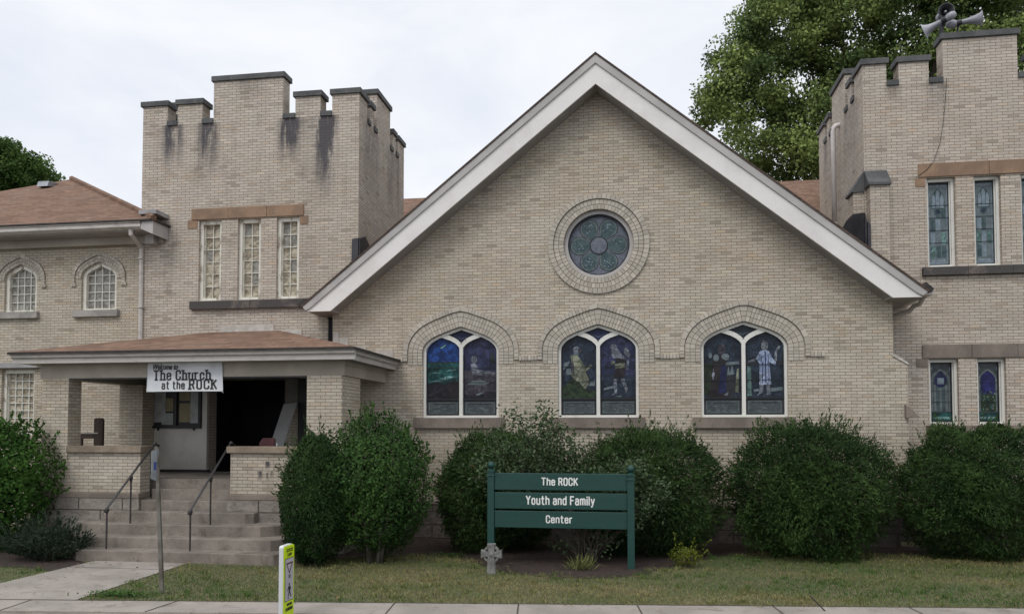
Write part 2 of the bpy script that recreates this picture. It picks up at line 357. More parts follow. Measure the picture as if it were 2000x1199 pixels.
def text_mesh(name, body, parent, mat, box, plane, off, bold=.02, shear=0., depth=.004):
    """lettering laid in a box (a0,a1,b0,b1) on a wall plane: 'y' -> (x,z) at y=off ; 'x' -> (y,z) at x=off"""
    cu = bpy.data.curves.new('lettering', 'FONT'); cu.body = body; cu.size = 1; cu.offset = bold; cu.shear = shear; cu.resolution_u = 3
    cu.extrude = .004
    ob = bpy.data.objects.new('tmp', cu); COL.objects.link(ob)
    dg = bpy.context.evaluated_depsgraph_get(); me = bpy.data.meshes.new_from_object(ob.evaluated_get(dg))
    bpy.data.objects.remove(ob)
    co = np.array([v.co for v in me.vertices]); lo = co.min(0); hi = co.max(0)
    a0, a1, b0, b1 = box
    A = a0+(co[:, 0]-lo[0])/(hi[0]-lo[0])*(a1-a0); Bz = b0+(co[:, 1]-lo[1])/(hi[1]-lo[1])*(b1-b0); D = (co[:, 2]-lo[2])/max(hi[2]-lo[2], 1e-6)*depth
    o_ = LOC[parent.name]
    if plane == 'y': new = np.stack([A, off-D, Bz], 1)
    else: new = np.stack([off+D, A, Bz], 1)
    new -= np.array(o_)
    me.vertices.foreach_set('co', new.ravel()); me.materials.clear(); me.materials.append(MATS[mat]); me.update()
    o = bpy.data.objects.new(name, me); COL.objects.link(o); o.parent = parent; LOC[o.name] = o_
    return o

GL = {'T': [[(0, 1), (.5, 1)], [(.25, 1), (.25, 0)]], 'h': [[(0, 0), (0, 1)], [(0, .62), (.1, .72), (.28, .72), (.38, .62), (.38, 0)]],
 'e': [[(0, .40), (.38, .40), (.38, .62), (.28, .72), (.1, .72), (0, .62), (0, .12), (.1, 0), (.28, 0), (.38, .1), (.38, .2)]],
 'R': [[(0, 0), (0, 1), (.3, 1), (.42, .88), (.42, .62), (.3, .5), (0, .5)], [(.28, .5), (.44, 0)]],
 'O': [[(.1, 0), (0, .12), (0, .88), (.1, 1), (.34, 1), (.44, .88), (.44, .12), (.34, 0), (.1, 0)]],
 'C': [[(.44, .68), (.44, .88), (.34, 1), (.1, 1), (0, .88), (0, .12), (.1, 0), (.34, 0), (.44, .12), (.44, .32)]],
 'K': [[(0, 0), (0, 1)], [(.44, 1), (.04, .45)], [(.16, .6), (.46, 0)]], 'Y': [[(0, 1), (.24, .5), (.24, 0)], [(.48, 1), (.24, .5)]],
 'o': [[(.1, 0), (0, .12), (0, .6), (.1, .72), (.28, .72), (.38, .6), (.38, .12), (.28, 0), (.1, 0)]],
 'u': [[(0, .72), (0, .12), (.1, 0), (.28, 0), (.38, .12)], [(.38, .72), (.38, 0)]], 't': [[(.12, 1), (.12, .12), (.2, 0), (.32, 0)], [(0, .72), (.3, .72)]],
 'a': [[(.02, .6), (.1, .72), (.28, .72), (.38, .62), (.38, 0)], [(.38, .42), (.1, .42), (0, .32), (0, .1), (.1, 0), (.26, 0), (.38, .1)]],
 'n': [[(0, 0), (0, .72)], [(0, .62), (.1, .72), (.28, .72), (.38, .62), (.38, 0)]],
 'd': [[(.38, 0), (.38, 1)], [(.38, .62), (.28, .72), (.1, .72), (0, .62), (0, .12), (.1, 0), (.28, 0), (.38, .12)]],
 'F': [[(0, 0), (0, 1), (.4, 1)], [(0, .52), (.34, .52)]],
 'm': [[(0, 0), (0, .72)], [(0, .62), (.1, .72), (.22, .72), (.3, .62), (.3, 0)], [(.3, .62), (.4, .72), (.52, .72), (.6, .62), (.6, 0)]],
 'i': [[(0, 0), (0, .72)], [(0, .92), (0, 1)]], 'l': [[(0, 0), (0, 1)]], 'y': [[(0, .72), (.2, .05)], [(.4, .72), (.2, .05), (.12, -.2), (0, -.22)]],
 'r': [[(0, 0), (0, .72)], [(0, .6), (.12, .72), (.26, .72)]], 'c': [[(.38, .48), (.38, .6), (.28, .72), (.1, .72), (0, .6), (0, .12), (.1, 0), (.28, 0), (.38, .12), (.38, .24)]]}
def stroke_text(text, parent, mat, box, off, half=.08, serif=False, gap=.2, space=.34):
    """painted block lettering: every letter a set of broad strokes"""
    segs = []; x = 0.
    for chr_ in text:
        if chr_ == ' ': x += space; continue
        g = GL[chr_]; w = max(p[0] for s_ in g for p in s_)
        for s_ in g:
            segs.append([(x+a, b) for a, b in s_])
            if serif and s_[0] != s_[-1]:
                for e_, o_ in ((s_[0], s_[1]), (s_[-1], s_[-2])):
                    if abs(e_[0]-o_[0]) < .1 and e_[1] in (0, 1, .72) and (e_[1] != .72 or e_[0] < .05): segs.append([(x+e_[0]-.13, e_[1]), (x+e_[0]+.13, e_[1])])
        x += w+2*half+gap*.5
    xs = [p[0] for s_ in segs for p in s_]; zs = [p[1] for s_ in segs for p in s_]
    lo = (min(xs)-half, min(zs)-half); hi = (max(xs)+half, max(zs)+half); a0, a1, b0, b1 = box
    sx, sz = (a1-a0)/(hi[0]-lo[0]), (b1-b0)/(hi[1]-lo[1])
    m = MB().mat(mat); k = 0
    def put(poly):
        nonlocal k
        d = .0015+.00003*k; k += 1
        m.prism([(a0+(p[0]-lo[0])*sx, b0+(p[1]-lo[1])*sz) for p in poly], off-d, off+.0005)
    for s_ in segs:
        for (p, q) in zip(s_, s_[1:]):
            l = math.hypot(q[0]-p[0], q[1]-p[1]); ux, uz = (q[0]-p[0])/l, (q[1]-p[1])/l; e = half*.55 if l > .01 else 0
            put([(p[0]-ux*e-uz*half, p[1]-uz*e+ux*half), (q[0]+ux*e-uz*half, q[1]+uz*e+ux*half), (q[0]+ux*e+uz*half, q[1]+uz*e-ux*half), (p[0]-ux*e+uz*half, p[1]-uz*e-ux*half)])
    return m.build('lettering', parent)
# ------------------------------------------------------------------ arches
HALF = [(1, 0), (.99, .11), (.955, .23), (.885, .37), (.78, .505), (.63, .63), (.46, .74), (.23, .875), (0, 1)]
def smooth_half(n=4):
    pts = []
    for i in range(len(HALF)-1):
        p0 = HALF[max(i-1, 0)]; p1 = HALF[i]; p2 = HALF[i+1]; p3 = HALF[min(i+2, len(HALF)-1)]
        for k in range(n):
            t = k/n; q = []
            for a in (0, 1):
                q.append(.5*((2*p1[a])+(-p0[a]+p2[a])*t+(2*p0[a]-5*p1[a]+4*p2[a]-p3[a])*t*t+(-p0[a]+3*p1[a]-3*p2[a]+p3[a])*t**3))
            pts.append(tuple(q))
    return pts+[HALF[-1]]
SH = smooth_half()
def arch_line(cx, zs, hw, h, leg=0.):   # left foot -> apex -> right foot
    lft = [(cx-hw*a, zs+h*b) for a, b in SH]; rgt = [(cx+hw*a, zs+h*b) for a, b in reversed(SH[:-1])]
    pts = lft+rgt
    if leg: pts = [(cx-hw, zs-leg)]+pts+[(cx+hw, zs-leg)]
    return pts
def offset(pts, d):                     # outward from the arch
    out = []; closed = math.hypot(pts[0][0]-pts[-1][0], pts[0][1]-pts[-1][1]) < 1e-5
    for i, p in enumerate(pts):
        a = pts[max(i-1, 0)]; b = pts[min(i+1, len(pts)-1)]
        if closed and i in (0, len(pts)-1): a = pts[-2]; b = pts[1]
        dx, dz = b[0]-a[0], b[1]-a[1]; l = math.hypot(dx, dz); out.append((p[0]-dz/l*d, p[1]+dx/l*d))
    return out
def resample(pts, step):
    d = [0.]
    for a, b in zip(pts, pts[1:]): d.append(d[-1]+math.hypot(b[0]-a[0], b[1]-a[1]))
    n = max(2, round(d[-1]/step)); out = []
    j = 0
    for k in range(n+1):
        t = d[-1]*k/n
        while j < len(d)-2 and d[j+1] < t: j += 1
        q = (t-d[j])/(d[j+1]-d[j]); out.append((pts[j][0]+(pts[j+1][0]-pts[j][0])*q, pts[j][1]+(pts[j+1][1]-pts[j][1])*q))
    return out
def vcol():
    k = random.uniform(.74, .96); w = random.random()
    c = tuple((BRK_A[i]*(1-w)+BRK_B[i]*w)*k for i in range(3))
    return c
def brick_ring(mb, line, r0, r1, y, proud, step=.066, gap=.0085):
    """a course of separate bricks set on edge between offsets r0 and r1 of a line"""
    mid = resample(line, step*len(line)/len(line))
    a = offset(mid, r0+gap/2); b = offset(mid, r1-gap/2)
    mb.mat('voussoir')
    for i in range(len(mid)-1):
        def sh(p, q, L_=gap/2):
            l = math.hypot(q[0]-p[0], q[1]-p[1]) or 1; k = min(L_/l, .3); return ((p[0]+(q[0]-p[0])*k, p[1]+(q[1]-p[1])*k), (q[0]-(q[0]-p[0])*k, q[1]-(q[1]-p[1])*k))
        a0, a1 = sh(a[i], a[i+1]); b0, b1 = sh(b[i], b[i+1])
        mb.col = vcol(); pj = proud+random.uniform(-.002, .002)
        n = mb.add([(a0[0], y-pj, a0[1]), (a1[0], y-pj, a1[1]), (b1[0], y-pj, b1[1]), (b0[0], y-pj, b0[1]), (a0[0], y, a0[1]), (a1[0], y, a1[1]), (b1[0], y, b1[1]), (b0[0], y, b0[1])])
        for q in ((0, 1, 2, 3), (0, 4, 5, 1), (1, 5, 6, 2), (2, 6, 7, 3), (3, 7, 4, 0)): mb.face([n+t for t in q])
    mb.col = None
def band(mb, line, r0, r1, y0, y1):
    a = offset(line, r0); b = offset(line, r1)
    for i in range(len(line)-1):
        mb.hexa([(a[i][0], y0, a[i][1]), (a[i+1][0], y0, a[i+1][1]), (b[i+1][0], y0, b[i+1][1]), (b[i][0], y0, b[i][1])],
                [(a[i][0], y1, a[i][1]), (a[i+1][0], y1, a[i+1][1]), (b[i+1][0], y1, b[i+1][1]), (b[i][0], y1, b[i][1])])
def ellipse(cx, cz, rx, rz, n=16, a=0.):
    return [(cx+rx*math.cos(t)*math.cos(a)-rz*math.sin(t)*math.sin(a), cz+rx*math.cos(t)*math.sin(a)+rz*math.sin(t)*math.cos(a)) for t in [2*math.pi*k/n for k in range(n)]]

# ================================================================== THE CHURCH
YG, YT, YR, YF = 16.0, 16.4, 16.95, 15.5     # gable wall, left tower, right tower, rake board
church = thing('church', (-2.5, 19, 0), 'pale tan brick church with a wide white-edged gable between two battlemented towers', 'church')
AX = -.73
# ---- gable wall
def zroof(x, top=True): return (9.63 if top else 9.03)-.803*abs(x-AX)
arches = []
for (u0, u1, vb, va, vs) in ((825, 974, 815, 638, 706), (1090, 1248, 815, 633, 701), (1370, 1540, 814, 627, 697)):
    x0, zb = P(u0, vb, YG); x1 = PX(u1, YG); za = PZ((u0+u1)/2, va, YG); zs = PZ((u0+u1)/2, vs, YG)
    arches.append(dict(cx=(x0+x1)/2, hw=(x1-x0)/2, zb=2.465, zs=3.84, h=za-3.84))
rx, rz, rr = -.708, PZ(1168, 476, YG), .70
holes = []
for a in arches:
    holes.append([(a['cx']-a['hw'], a['zb'])]+arch_line(a['cx'], a['zs'], a['hw'], a['h'])+[(a['cx']+a['hw'], a['zb'])])
holes.append(ellipse(rx, rz, rr, rr, 48))
XL, XRt = -6.33, 4.87
outer = [(XL, .75), (XL, 4.72), (AX, 9.15), (XRt, 4.72), (XRt, .75)]
MB().mat('brick').prism(outer, YG, YG+.4, holes).build('gable_wall', church)
for xa, xb in ((XL, XL+.35), (XRt-.35, XRt)):
    B('brick', xa, xb, YG+.4, 21, .75, 4.7).build('side_wall', church)
B('foundation', XL-.06, XRt+.06, YG-.07, YG+.4, -.1, .70).build('foundation', church)
MB().mat('sandstone_brown').prismx([(YG-.09, .70), (YG-.09, .76), (YG-.003, .84), (YG+.02, .84), (YG+.02, .70)], XL-.08, XRt+.08).build('water_table', church)
# ---- arched stained-glass windows
def sg(mb, mat, pts, y): mb.mat(mat); mb.flat(pts, y)
def arched_window(a, art, lbl):
    cx, hw, zb, zs, h = a['cx'], a['hw'], a['zb'], a['zs'], a['h']
    H = zs+h-zb
    def q(x, z): return (cx+hw*x, zb+H*z)
    line = arch_line(cx, zs, hw, h, leg=zs-zb)
    m = MB().mat('white_paint')
    band(m, line, -.055, -.002, YG+.06, YG+.20)
    m.box(cx-hw+.002, cx+hw-.002, YG+.05, YG+.20, zb+.002, zb+.05)
    w = m.build('window', church); w['label'] = lbl
    m = MB().mat('white_paint')
    zj = zb+H*.80
    m.box(cx-.036, cx+.036, YG+.065, YG+.19, zb+.05, zj)
    for s in (-1, 1):
        ln = [(cx, zj-.05), (cx+s*.035, zj+.015), (cx+s*.11, zj+.085), (cx+s*.22, zj+.145), (cx+s*.42, zj+.215)]
        rs = [.036, .042, .045, .045, .045]
        for i in range(len(ln)-1):
            (xa, za), (xb, zb2) = ln[i], ln[i+1]; l = math.hypot(xb-xa, zb2-za); nx, nz = -(zb2-za)/l*rs[i], (xb-xa)/l*rs[i]; mx, mz = -(zb2-za)/l*rs[i+1], (xb-xa)/l*rs[i+1]
            m.prism([(xa+nx, za+nz), (xa-nx, za-nz), (xb-mx, zb2-mz), (xb+mx, zb2+mz)], YG+.068+.001*i+.0015*s, YG+.185)
    m.build('mullion', w)
    tr = .205
    for s in (-1, 1):
        g = MB(); y = YG+.150
        prof = [p for p in arch_line(cx, zs, hw-.03, h-.03) if (p[0]-cx)*s >= hw*.40]
        prof.sort(key=lambda p: -abs(p[0]-cx))
        out = [(cx+s*(hw-.03), zb+H*tr)]+prof+[(cx+s*hw*.25, zb+H*.87), (cx+s*hw*.10, zb+H*.82), (cx+s*.02, zb+H*.78), (cx+s*.02, zb+H*tr)]
        base, shapes = art[0 if s < 0 else 1]
        sg(g, base, out, y)
        for k, (mt, pts) in enumerate(shapes):
            sg(g, mt, [(cx+s*hw*.5+hw*.43*px, zb+H*tr+H*.62*pz) for px, pz in pts], y-.002-.0012*k)
        # saddle bars and border leads
        g.mat('sg_lead')
        for zz in (.30, .56):
            g.box(cx+s*hw*.5-hw*.46, cx+s*hw*.5+hw*.46, y-.030, y-.024, zb+H*(tr+.62*zz)-.005, zb+H*(tr+.62*zz)+.005)
        xs = sorted((cx+s*.036, cx+s*(hw-.055)))
        for xe in (xs[0], xs[1]-.016): g.box(xe, xe+.016, y-.028, y-.004, zb+H*tr, zb+H*.70)
        g.box(xs[0], xs[1], y-.045, y+.01, zb+H*tr-.020, zb+H*tr+.012)
        g.build('stained_glass', w)
        p = MB(); xa, xb = xs; za, zt = zb+.05, zb+H*tr-.024
        p.mat('sg_lead').box(xa, xb, y-.02, y, za, zt)
        p.mat('sg_panel').box(xa+.035, xb-.035, y-.024, y-.020, za+.03, zt-.03)
        p.mat('sg_panel_pale')
        for (b0, b1, c0, c1) in ((xa+.055, xb-.055, zt-.058, zt-.048), (xa+.055, xb-.055, za+.045, za+.055), (xa+.055, xa+.065, za+.055, zt-.058), (xb-.065, xb-.055, za+.055, zt-.058)): p.box(b0, b1, y-.028, y-.024, c0, c1)
        for _ in range(9):
            px = random.uniform(xa+.08, xb-.2); pz = random.uniform(za+.065, zt-.075); p.box(px, px+random.uniform(.04, .11), y-.0275, y-.0242, pz, pz+.012)
        p.mat('sg_lead').box(xa+.12, xb-.12, y-.031, y-.0282, zt-.075, zt-.067)
        p.build('lower_panel', w)
    d = MB(); y = YG+.149
    dz = zb+H
    out = [(cx-.36, dz-.17), (cx, dz-.03), (cx+.36, dz-.17), (cx, dz-.36)]
    sg(d, 'sg_lead', out, y)
    sg(d, art[2], [(cx-.23, dz-.155), (cx, dz-.075), (cx+.23, dz-.155), (cx, dz-.30)], y-.003)
    d.mat('sg_lead')
    sg(d, 'sg_panel_pale', [(cx-.17, dz-.165), (cx, dz-.235), (cx+.17, dz-.165), (cx, dz-.25)], y-.005)
    d.build('diamond_pane', w)
    # brick arch
    m = MB(); leg = .28
    ln = arch_line(cx, zs, hw, h, leg=leg)
    m.mat('mortar'); band(m, ln, .001, .315, YG-.006, YG+.004)
    for k in range(3): brick_ring(m, ln, .004+k*.103, .004+(k+1)*.103, YG, .016, .063)
    m.build('brick_arch', w)
    m = MB(); ln2 = arch_line(cx, zs, hw, h, leg=.20)
    m.mat('mortar'); band(m, ln2, .325, .415, YG-.03, YG+.003)
    brick_ring(m, ln2, .320, .420, YG, .045, .066)
    m.build('hood_mould', w)
    sx = .10
    MB().mat('sandstone_brown').box(cx-hw-.17, cx+hw+.12, YG-.09, YG+.05, zb-.21, zb-.002).build('sill', w)
    return w
def fig(px, pz, pts, k=1.): return [(px+a*k, pz+b*k) for a, b in pts]
T1 = ([('sg_sea', [(-1.1, 0), (1.1, 0), (1.1, .66), (-1.1, .66)]), ('sg_sky', [(-1.05, .72), (1.05, .72), (1.05, .78), (-1.05, .78)]), ('sg_lead', [(-1.1, .655), (1.1, .655), (1.1, .675), (-1.1, .675)]),
       ('sg_foam', [(.15, .50), (.55, .54), (.85, .53), (.55, .515)]), ('sg_foam', [(-.25, .36), (.3, .42), (.95, .40), (.45, .37), (.1, .34)]), ('sg_foam', [(-.9, .46), (-.5, .49), (-.1, .47), (-.5, .465)]),
       ('sg_foam', [(-.95, .31), (-.4, .345), (.1, .32), (-.4, .32)]), ('sg_rock', [(-1.1, 0), (1.1, 0), (1.1, .33), (.5, .31), (.1, .26), (-.3, .30), (-.7, .27), (-1.1, .31)]), ('sg_brown', [(.1, .05), (1.0, .03), (1.0, .29), (.6, .31), (.25, .22)]),
       ('sg_foam', [(-.2, .92), (.15, .99), (.2, .97), (-.05, .91)]), ('sg_dusk', [(-.9, .08), (-.2, .16), (-.3, .13), (-.85, .05)])])
T2 = ([('sg_dusk', [(-1.1, 0), (1.1, 0), (1.1, .50), (-1.1, .52)]), ('sg_rock', [(-1.1, 0), (1.1, 0), (1.1, .12), (.4, .14), (-.2, .05), (-1.1, .10)]),
       ('sg_pale', [(-.55, .50), (-.62, .62), (-.42, .67), (-.25, .62), (-.15, .52), (.35, .50), (.72, .49), (.82, .46), (.2, .45), (.05, .42), (-.5, .45)]), ('sg_pale', ellipse(-.42, .71, .19, .065)), ('sg_pale', [(.35, .45), (.5, .50), (.85, .47), (.8, .44)]),
       ('sg_mist', [(-.85, .26), (-.5, .33), (.1, .33), (.55, .29), (.2, .25)]), ('sg_green', [(.5, .52), (.62, .78), (.72, .86), (.72, .74), (.95, .62), (.66, .66)]), ('sg_mist', [(-.3, .09), (.2, .13), (.15, .11), (-.2, .06)])])
T3 = ([('sg_green', [(-1.1, 0), (1.1, 0), (1.1, .13), (.5, .16), (-.1, .33), (-.6, .28), (-1.1, .16)]), ('sg_mist', [(-.72, .42), (-.42, .42), (-.45, .53), (-.70, .53)]),
       ('sg_cream', [(-.48, .76), (-.05, .76), (.18, .66), (.42, .56), (.50, .52), (.42, .47), (.62, .34), (.58, .24), (.40, .17), (.05, .22), (-.2, .33), (-.42, .40), (-.38, .60)]), ('sg_cream', [(.38, .52), (.75, .60), (.80, .57), (.5, .49)]),
       ('sg_green', [(-.40, .36), (.0, .30), (.3, .20), (.1, .13), (-.5, .16), (-.6, .25)]), ('sg_pale', ellipse(-.12, .855, .19, .06)), ('sg_dusk', ellipse(.08, .845, .10, .045)), ('sg_mist', [(-.28, .80), (.04, .80), (.0, .76), (-.3, .76)]), ('sg_dusk', [(-.45, .58), (-.30, .40), (-.22, .42), (-.30, .66)]),
       ('sg_mist', [(.7, .30), (1.0, .32), (.95, .22), (.6, .22)]), ('sg_mist', [(-.9, .50), (-.6, .58), (-.5, .66), (-.85, .62)])])
T4 = ([('sg_night', [(-1.1, 0), (1.1, 0), (1.1, .40), (-1.1, .42)]), ('sg_pale', [(-.42, .84), (-.30, .90), (-.10, .89), (.10, .80), (.42, .70), (.45, .66), (.05, .70), (-.30, .70), (-.40, .76)]), ('sg_pale', ellipse(-.28, .90, .19, .05)), ('sg_pale', ellipse(.48, .80, .2, .075, 12, -.3)),
       ('sg_brown', [(-.18, .70), (.40, .68), (.45, .60), (-.15, .62)]), ('sg_cream', [(-.22, .60), (.36, .62), (.40, .54), (-.18, .50)]), ('sg_cream', ellipse(-.32, .62, .12, .03)), ('sg_pale', [(.50, .68), (.62, .66), (.56, .50), (.44, .50)]),
       ('sg_brown', [(-.30, .36), (-.15, .52), (.40, .54), (.35, .36)]), ('sg_pale', [(-.26, .34), (-.06, .34), (-.10, .24), (-.08, .08), (-.45, .05), (-.24, .10), (-.30, .24)]), ('sg_pale', [(.12, .34), (.34, .34), (.55, .16), (.40, .09), (.38, .14), (.22, .26)]),
       ('sg_mist', [(-.85, .18), (-.3, .22), (-.3, .18), (-.85, .14)]), ('sg_mist', [(-.2, .04), (.2, .05), (.1, .02)])])
T5 = ([('sg_green', [(-1.05, .05), (-.55, .05), (-.55, .60), (-1.05, .60)]), ('sg_dusk', ellipse(.02, .82, .22, .09)), ('sg_brown', [(-.65, .0), (.5, .0), (.3, .30), (.2, .55), (.35, .70), (-.45, .74), (-.55, .50)]),
       ('sg_blue', [(-.2, .06), (.22, .10), (.26, .56), (-.02, .58)]), ('sg_mist', [(.25, .60), (.95, .62), (.95, .56), (.2, .54)]), ('sg_lead', ellipse(.48, .20, .26, .20)), ('sg_mist', [(.28, .38), (.36, .54), (.46, .42), (.56, .56), (.68, .40)]), ('sg_cream', [(.72, .1), (.82, .48), (.92, .50), (.9, .08)]),
       ('sg_pale', [(-.55, .38), (-.44, .50), (-.38, .40), (-.48, .30)]), ('sg_mist', ellipse(-.3, .68, .16, .06)), ('sg_mist', ellipse(.2, .70, .22, .05)), ('sg_pale', ellipse(.28, .66, .10, .03)), ('sg_mist', ellipse(-.62, .72, .1, .05)), ('sg_brown', [(-.8, .02), (-.3, .02), (-.35, .2), (-.7, .18)]), ('sg_pale', [(.1, .05), (.35, .1), (.3, .03)])])
T6 = ([('sg_night', [(-1.1, 0), (1.1, 0), (1.1, .58), (-1.1, .58)]), ('sg_teal', [(-.95, .02), (-.72, .04), (-.74, .54), (-.95, .54)]), ('sg_lead', [(-1.1, .56), (1.1, .58), (1.1, .62), (-1.1, .60)]), ('sg_mist', [(.3, .16), (.95, .18), (.95, .12), (.3, .10)]), ('sg_mist', [(-.6, .14), (-.3, .15), (-.3, .11), (-.6, .10)]),
       ('sg_pale', [(-.30, .22), (-.08, .22), (-.10, .09), (-.42, .03), (-.28, .12)]), ('sg_pale', [(.06, .22), (.26, .22), (.30, .05), (.10, .05)]), ('sg_robe', [(-.22, .80), (.20, .80), (.42, .66), (.60, .60), (.58, .54), (.24, .60), (.34, .22), (-.30, .22), (-.28, .58), (-.48, .66)]),
       ('sg_blue', [(.0, .78), (.06, .78), (.08, .24), (.03, .24)]), ('sg_blue', [(-.12, .6), (-.08, .6), (-.12, .24), (-.16, .24)]), ('sg_blue', [(.18, .7), (.21, .7), (.24, .30), (.21, .30)]), ('sg_pale', ellipse(0, .88, .19, .085)), ('sg_pale', [(.52, .60), (.66, .62), (.66, .76), (.85, .86), (.72, .88), (.54, .76)]), ('sg_pale', [(-.9, .62), (-.5, .66), (-.5, .61), (-.9, .595)])])
arched_window(arches[0], (('sg_sky', T1), ('sg_violet', T2), 'sg_blue'), 'window showing a blue sky over green sea beside a seated pale figure')
arched_window(arches[1], (('sg_night', T3), ('sg_violet', T4), 'sg_blue'), 'window showing a figure in a long pale dress beside a bending figure with bare legs')
arched_window(arches[2], (('sg_night', T5), ('sg_night', T6), 'sg_night'), 'window showing a dark robed figure beside a boy in a long blue-white robe')
# dentil bands linking the hood moulds
for (xa, xb) in ((arches[0]['cx']+arches[0]['hw']+.42, arches[1]['cx']-arches[1]['hw']-.42), (arches[1]['cx']+arches[1]['hw']+.42, arches[2]['cx']-arches[2]['hw']-.42), (arches[2]['cx']+arches[2]['hw']+.42, arches[2]['cx']+arches[2]['hw']+.68), (arches[0]['cx']-arches[0]['hw']-.55, arches[0]['cx']-arches[0]['hw']-.42)):
    m = MB(); brick_ring(m, [(xa, 3.63), (xb, 3.63)], 0, .10, YG, .045, .066); m.build('corbel_course', church)
# ---- rose window
m = MB().mat('trim_grey')
circ = [(rx+rr*math.sin(t), rz+rr*math.cos(t)) for t in [2*math.pi*k/64-.0 for k in range(65)]]
circ = [(rx-rr*math.cos(t), rz+rr*math.sin(t)) for t in [2*math.pi*k/64 for k in range(65)]]
def ring(mb, r0, r1, y0, y1, seg=56, x=rx, z=rz):
    for k in range(seg):
        t0, t1 = 2*math.pi*k/seg, 2*math.pi*(k+1)/seg
        q = [(x+r*math.cos(t), z+r*math.sin(t)) for r, t in ((r0, t0), (r1, t0), (r1, t1), (r0, t1))]
        mb.hexa([(a, y0, b) for a, b in q], [(a, y1, b) for a, b in q])
ring(m, rr-.075, rr-.001, YG+.07, YG+.22)
rose = m.build('rose_window', church)
g = MB(); y = YG+.17
sg(g, 'sg_rose', ellipse(rx, rz, rr-.06, rr-.06, 48), y)
for k in range(6):
    t = math.pi/6*0+k*math.pi/3; cxp, czp = rx+.395*math.cos(t), rz+.395*math.sin(t)
    def pet(w, tip):
        pts = []
        for q in range(20):
            a = -math.pi*.62+2*math.pi*.62*q/19; pts.append((.395+w*math.cos(a), w*math.sin(a)))
        pts += [(.18, w*.42), (.18, -w*.42)][:2]
        return [(rx+p*math.cos(t)-s_*math.sin(t), rz+p*math.sin(t)+s_*math.cos(t)) for p, s_ in pts]
    sg(g, 'sg_lead', pet(.192, 0), y-.004); sg(g, 'sg_panel_pale', pet(.178, 0), y-.007); sg(g, 'sg_petal', pet(.150, 0), y-.010)
    for _ in range(7):
        a, b = random.uniform(-.1, .09), random.uniform(-.1, .1); sg(g, 'sg_frost', ellipse(cxp+a, czp+b, .018, .014, 6), y-.013)
sg(g, 'sg_lead', ellipse(rx, rz, .188, .188, 32), y-.016); sg(g, 'sg_rose', ellipse(rx, rz, .165, .165, 32), y-.019)
g.build('stained_glass', rose)
g = MB().mat('sg_lead'); ring(g, rr-.10, rr-.072, YG+.10, YG+.17); g.build('lead_rim', rose)
m = MB().mat('mortar'); ring(m, rr+.001, rr+.21, YG-.006, YG+.004)
cl = circ
brick_ring(m, cl, .004, .105, YG, .016, .068); brick_ring(m, cl, .107, .208, YG, .016, .066)
m.build('brick_ring', rose)
m = MB().mat('mortar'); ring(m, rr+.215, rr+.318, YG-.03, YG+.003); brick_ring(m, cl, .212, .322, YG, .045, .068); m.build('hood_mould', rose)
# ---- gable roof, rakes, soffit
def vband(mb, top, bot, y0, y1, xe_t=6.03, xe_b=5.46, cut=None):
    pass
m = MB().mat('shingle_dark')
e = 6.10
for s in (-1, 1):
    pts = [(AX, 9.665), (AX+s*e, 9.665-.803*e), (AX+s*(e-.02), 9.665-.803*e-.035), (AX, 9.622)]
    m.prism(pts, YF-.05, 22)
m.build('gable_roof', church)
for s in (-1, 1):
    m = MB().mat('trim_white')
    m.prism([(AX, 9.47), (AX+s*5.90, 9.47-.803*5.90), (AX+s*5.97, 4.66), (AX+s*5.46, 4.66), (AX, 9.045)], YF, YF+.05)
    rk = m.build('rake_board', church)
    m = MB().mat('trim_grey')
    m.prism([(AX, 9.617), (AX+s*6.06, 9.617-.803*6.06), (AX+s*5.97, 4.68), (AX+s*5.87, 4.74), (AX, 9.455)], YF-.035, YF-.002)
    m.build('trim_strip', rk)
    m = MB().mat('soffit')
    m.prism([(AX, 9.12), (AX+s*5.5, 9.12-.803*5.5), (AX+s*5.5, 9.12-.803*5.5-.05), (AX, 9.065)], YF+.05, YG+.02)
    m.box(*sorted((AX+s*5.44, AX+s*5.98)), YF+.05, YG+(.4 if s < 0 else .95), 4.665, 4.72)
    # fluted soffit lines
    for k in range(4):
        yy = YF+.12+k*.10
        m.prism([(AX, 9.064), (AX+s*5.45, 9.064-.803*5.45), (AX+s*5.45, 9.058-.803*5.45), (AX, 9.058)], yy, yy+.012)
    m.build('soffit', rk)
    m = MB().mat('roof_edge'); m.prism([(AX+s*6.12, 4.745), (AX+s*6.16, 4.80), (AX+s*6.02, 4.93), (AX+s*5.98, 4.86)], YF-.052, 21); m.build('drip_edge', rk)
# downspout elbow at the right eave
zz = PZ(1790, 590, 16.2)
m = MB().mat('gutter_white')
m.tube([(PX(1808, 15.8), 15.8, 4.70), (PX(1797, 16.2), 16.1, 4.62), (PX(1790, 16.3), 16.35, PZ(1790, 598, 16.35)), (PX(1782, 16.5), 16.5, PZ(1782, 606, 16.5)), (PX(1748, 16.8), 16.75, PZ(1748, 618, 16.75)), (PX(1735, 16.9), 16.8, PZ(1735, 622, 16.8))], .045, 8)
m.box(AX+5.98, AX+6.16, YF+.0, 16.9, 4.70, 4.79)
m.build('gutter_outlet', church, smooth=False)
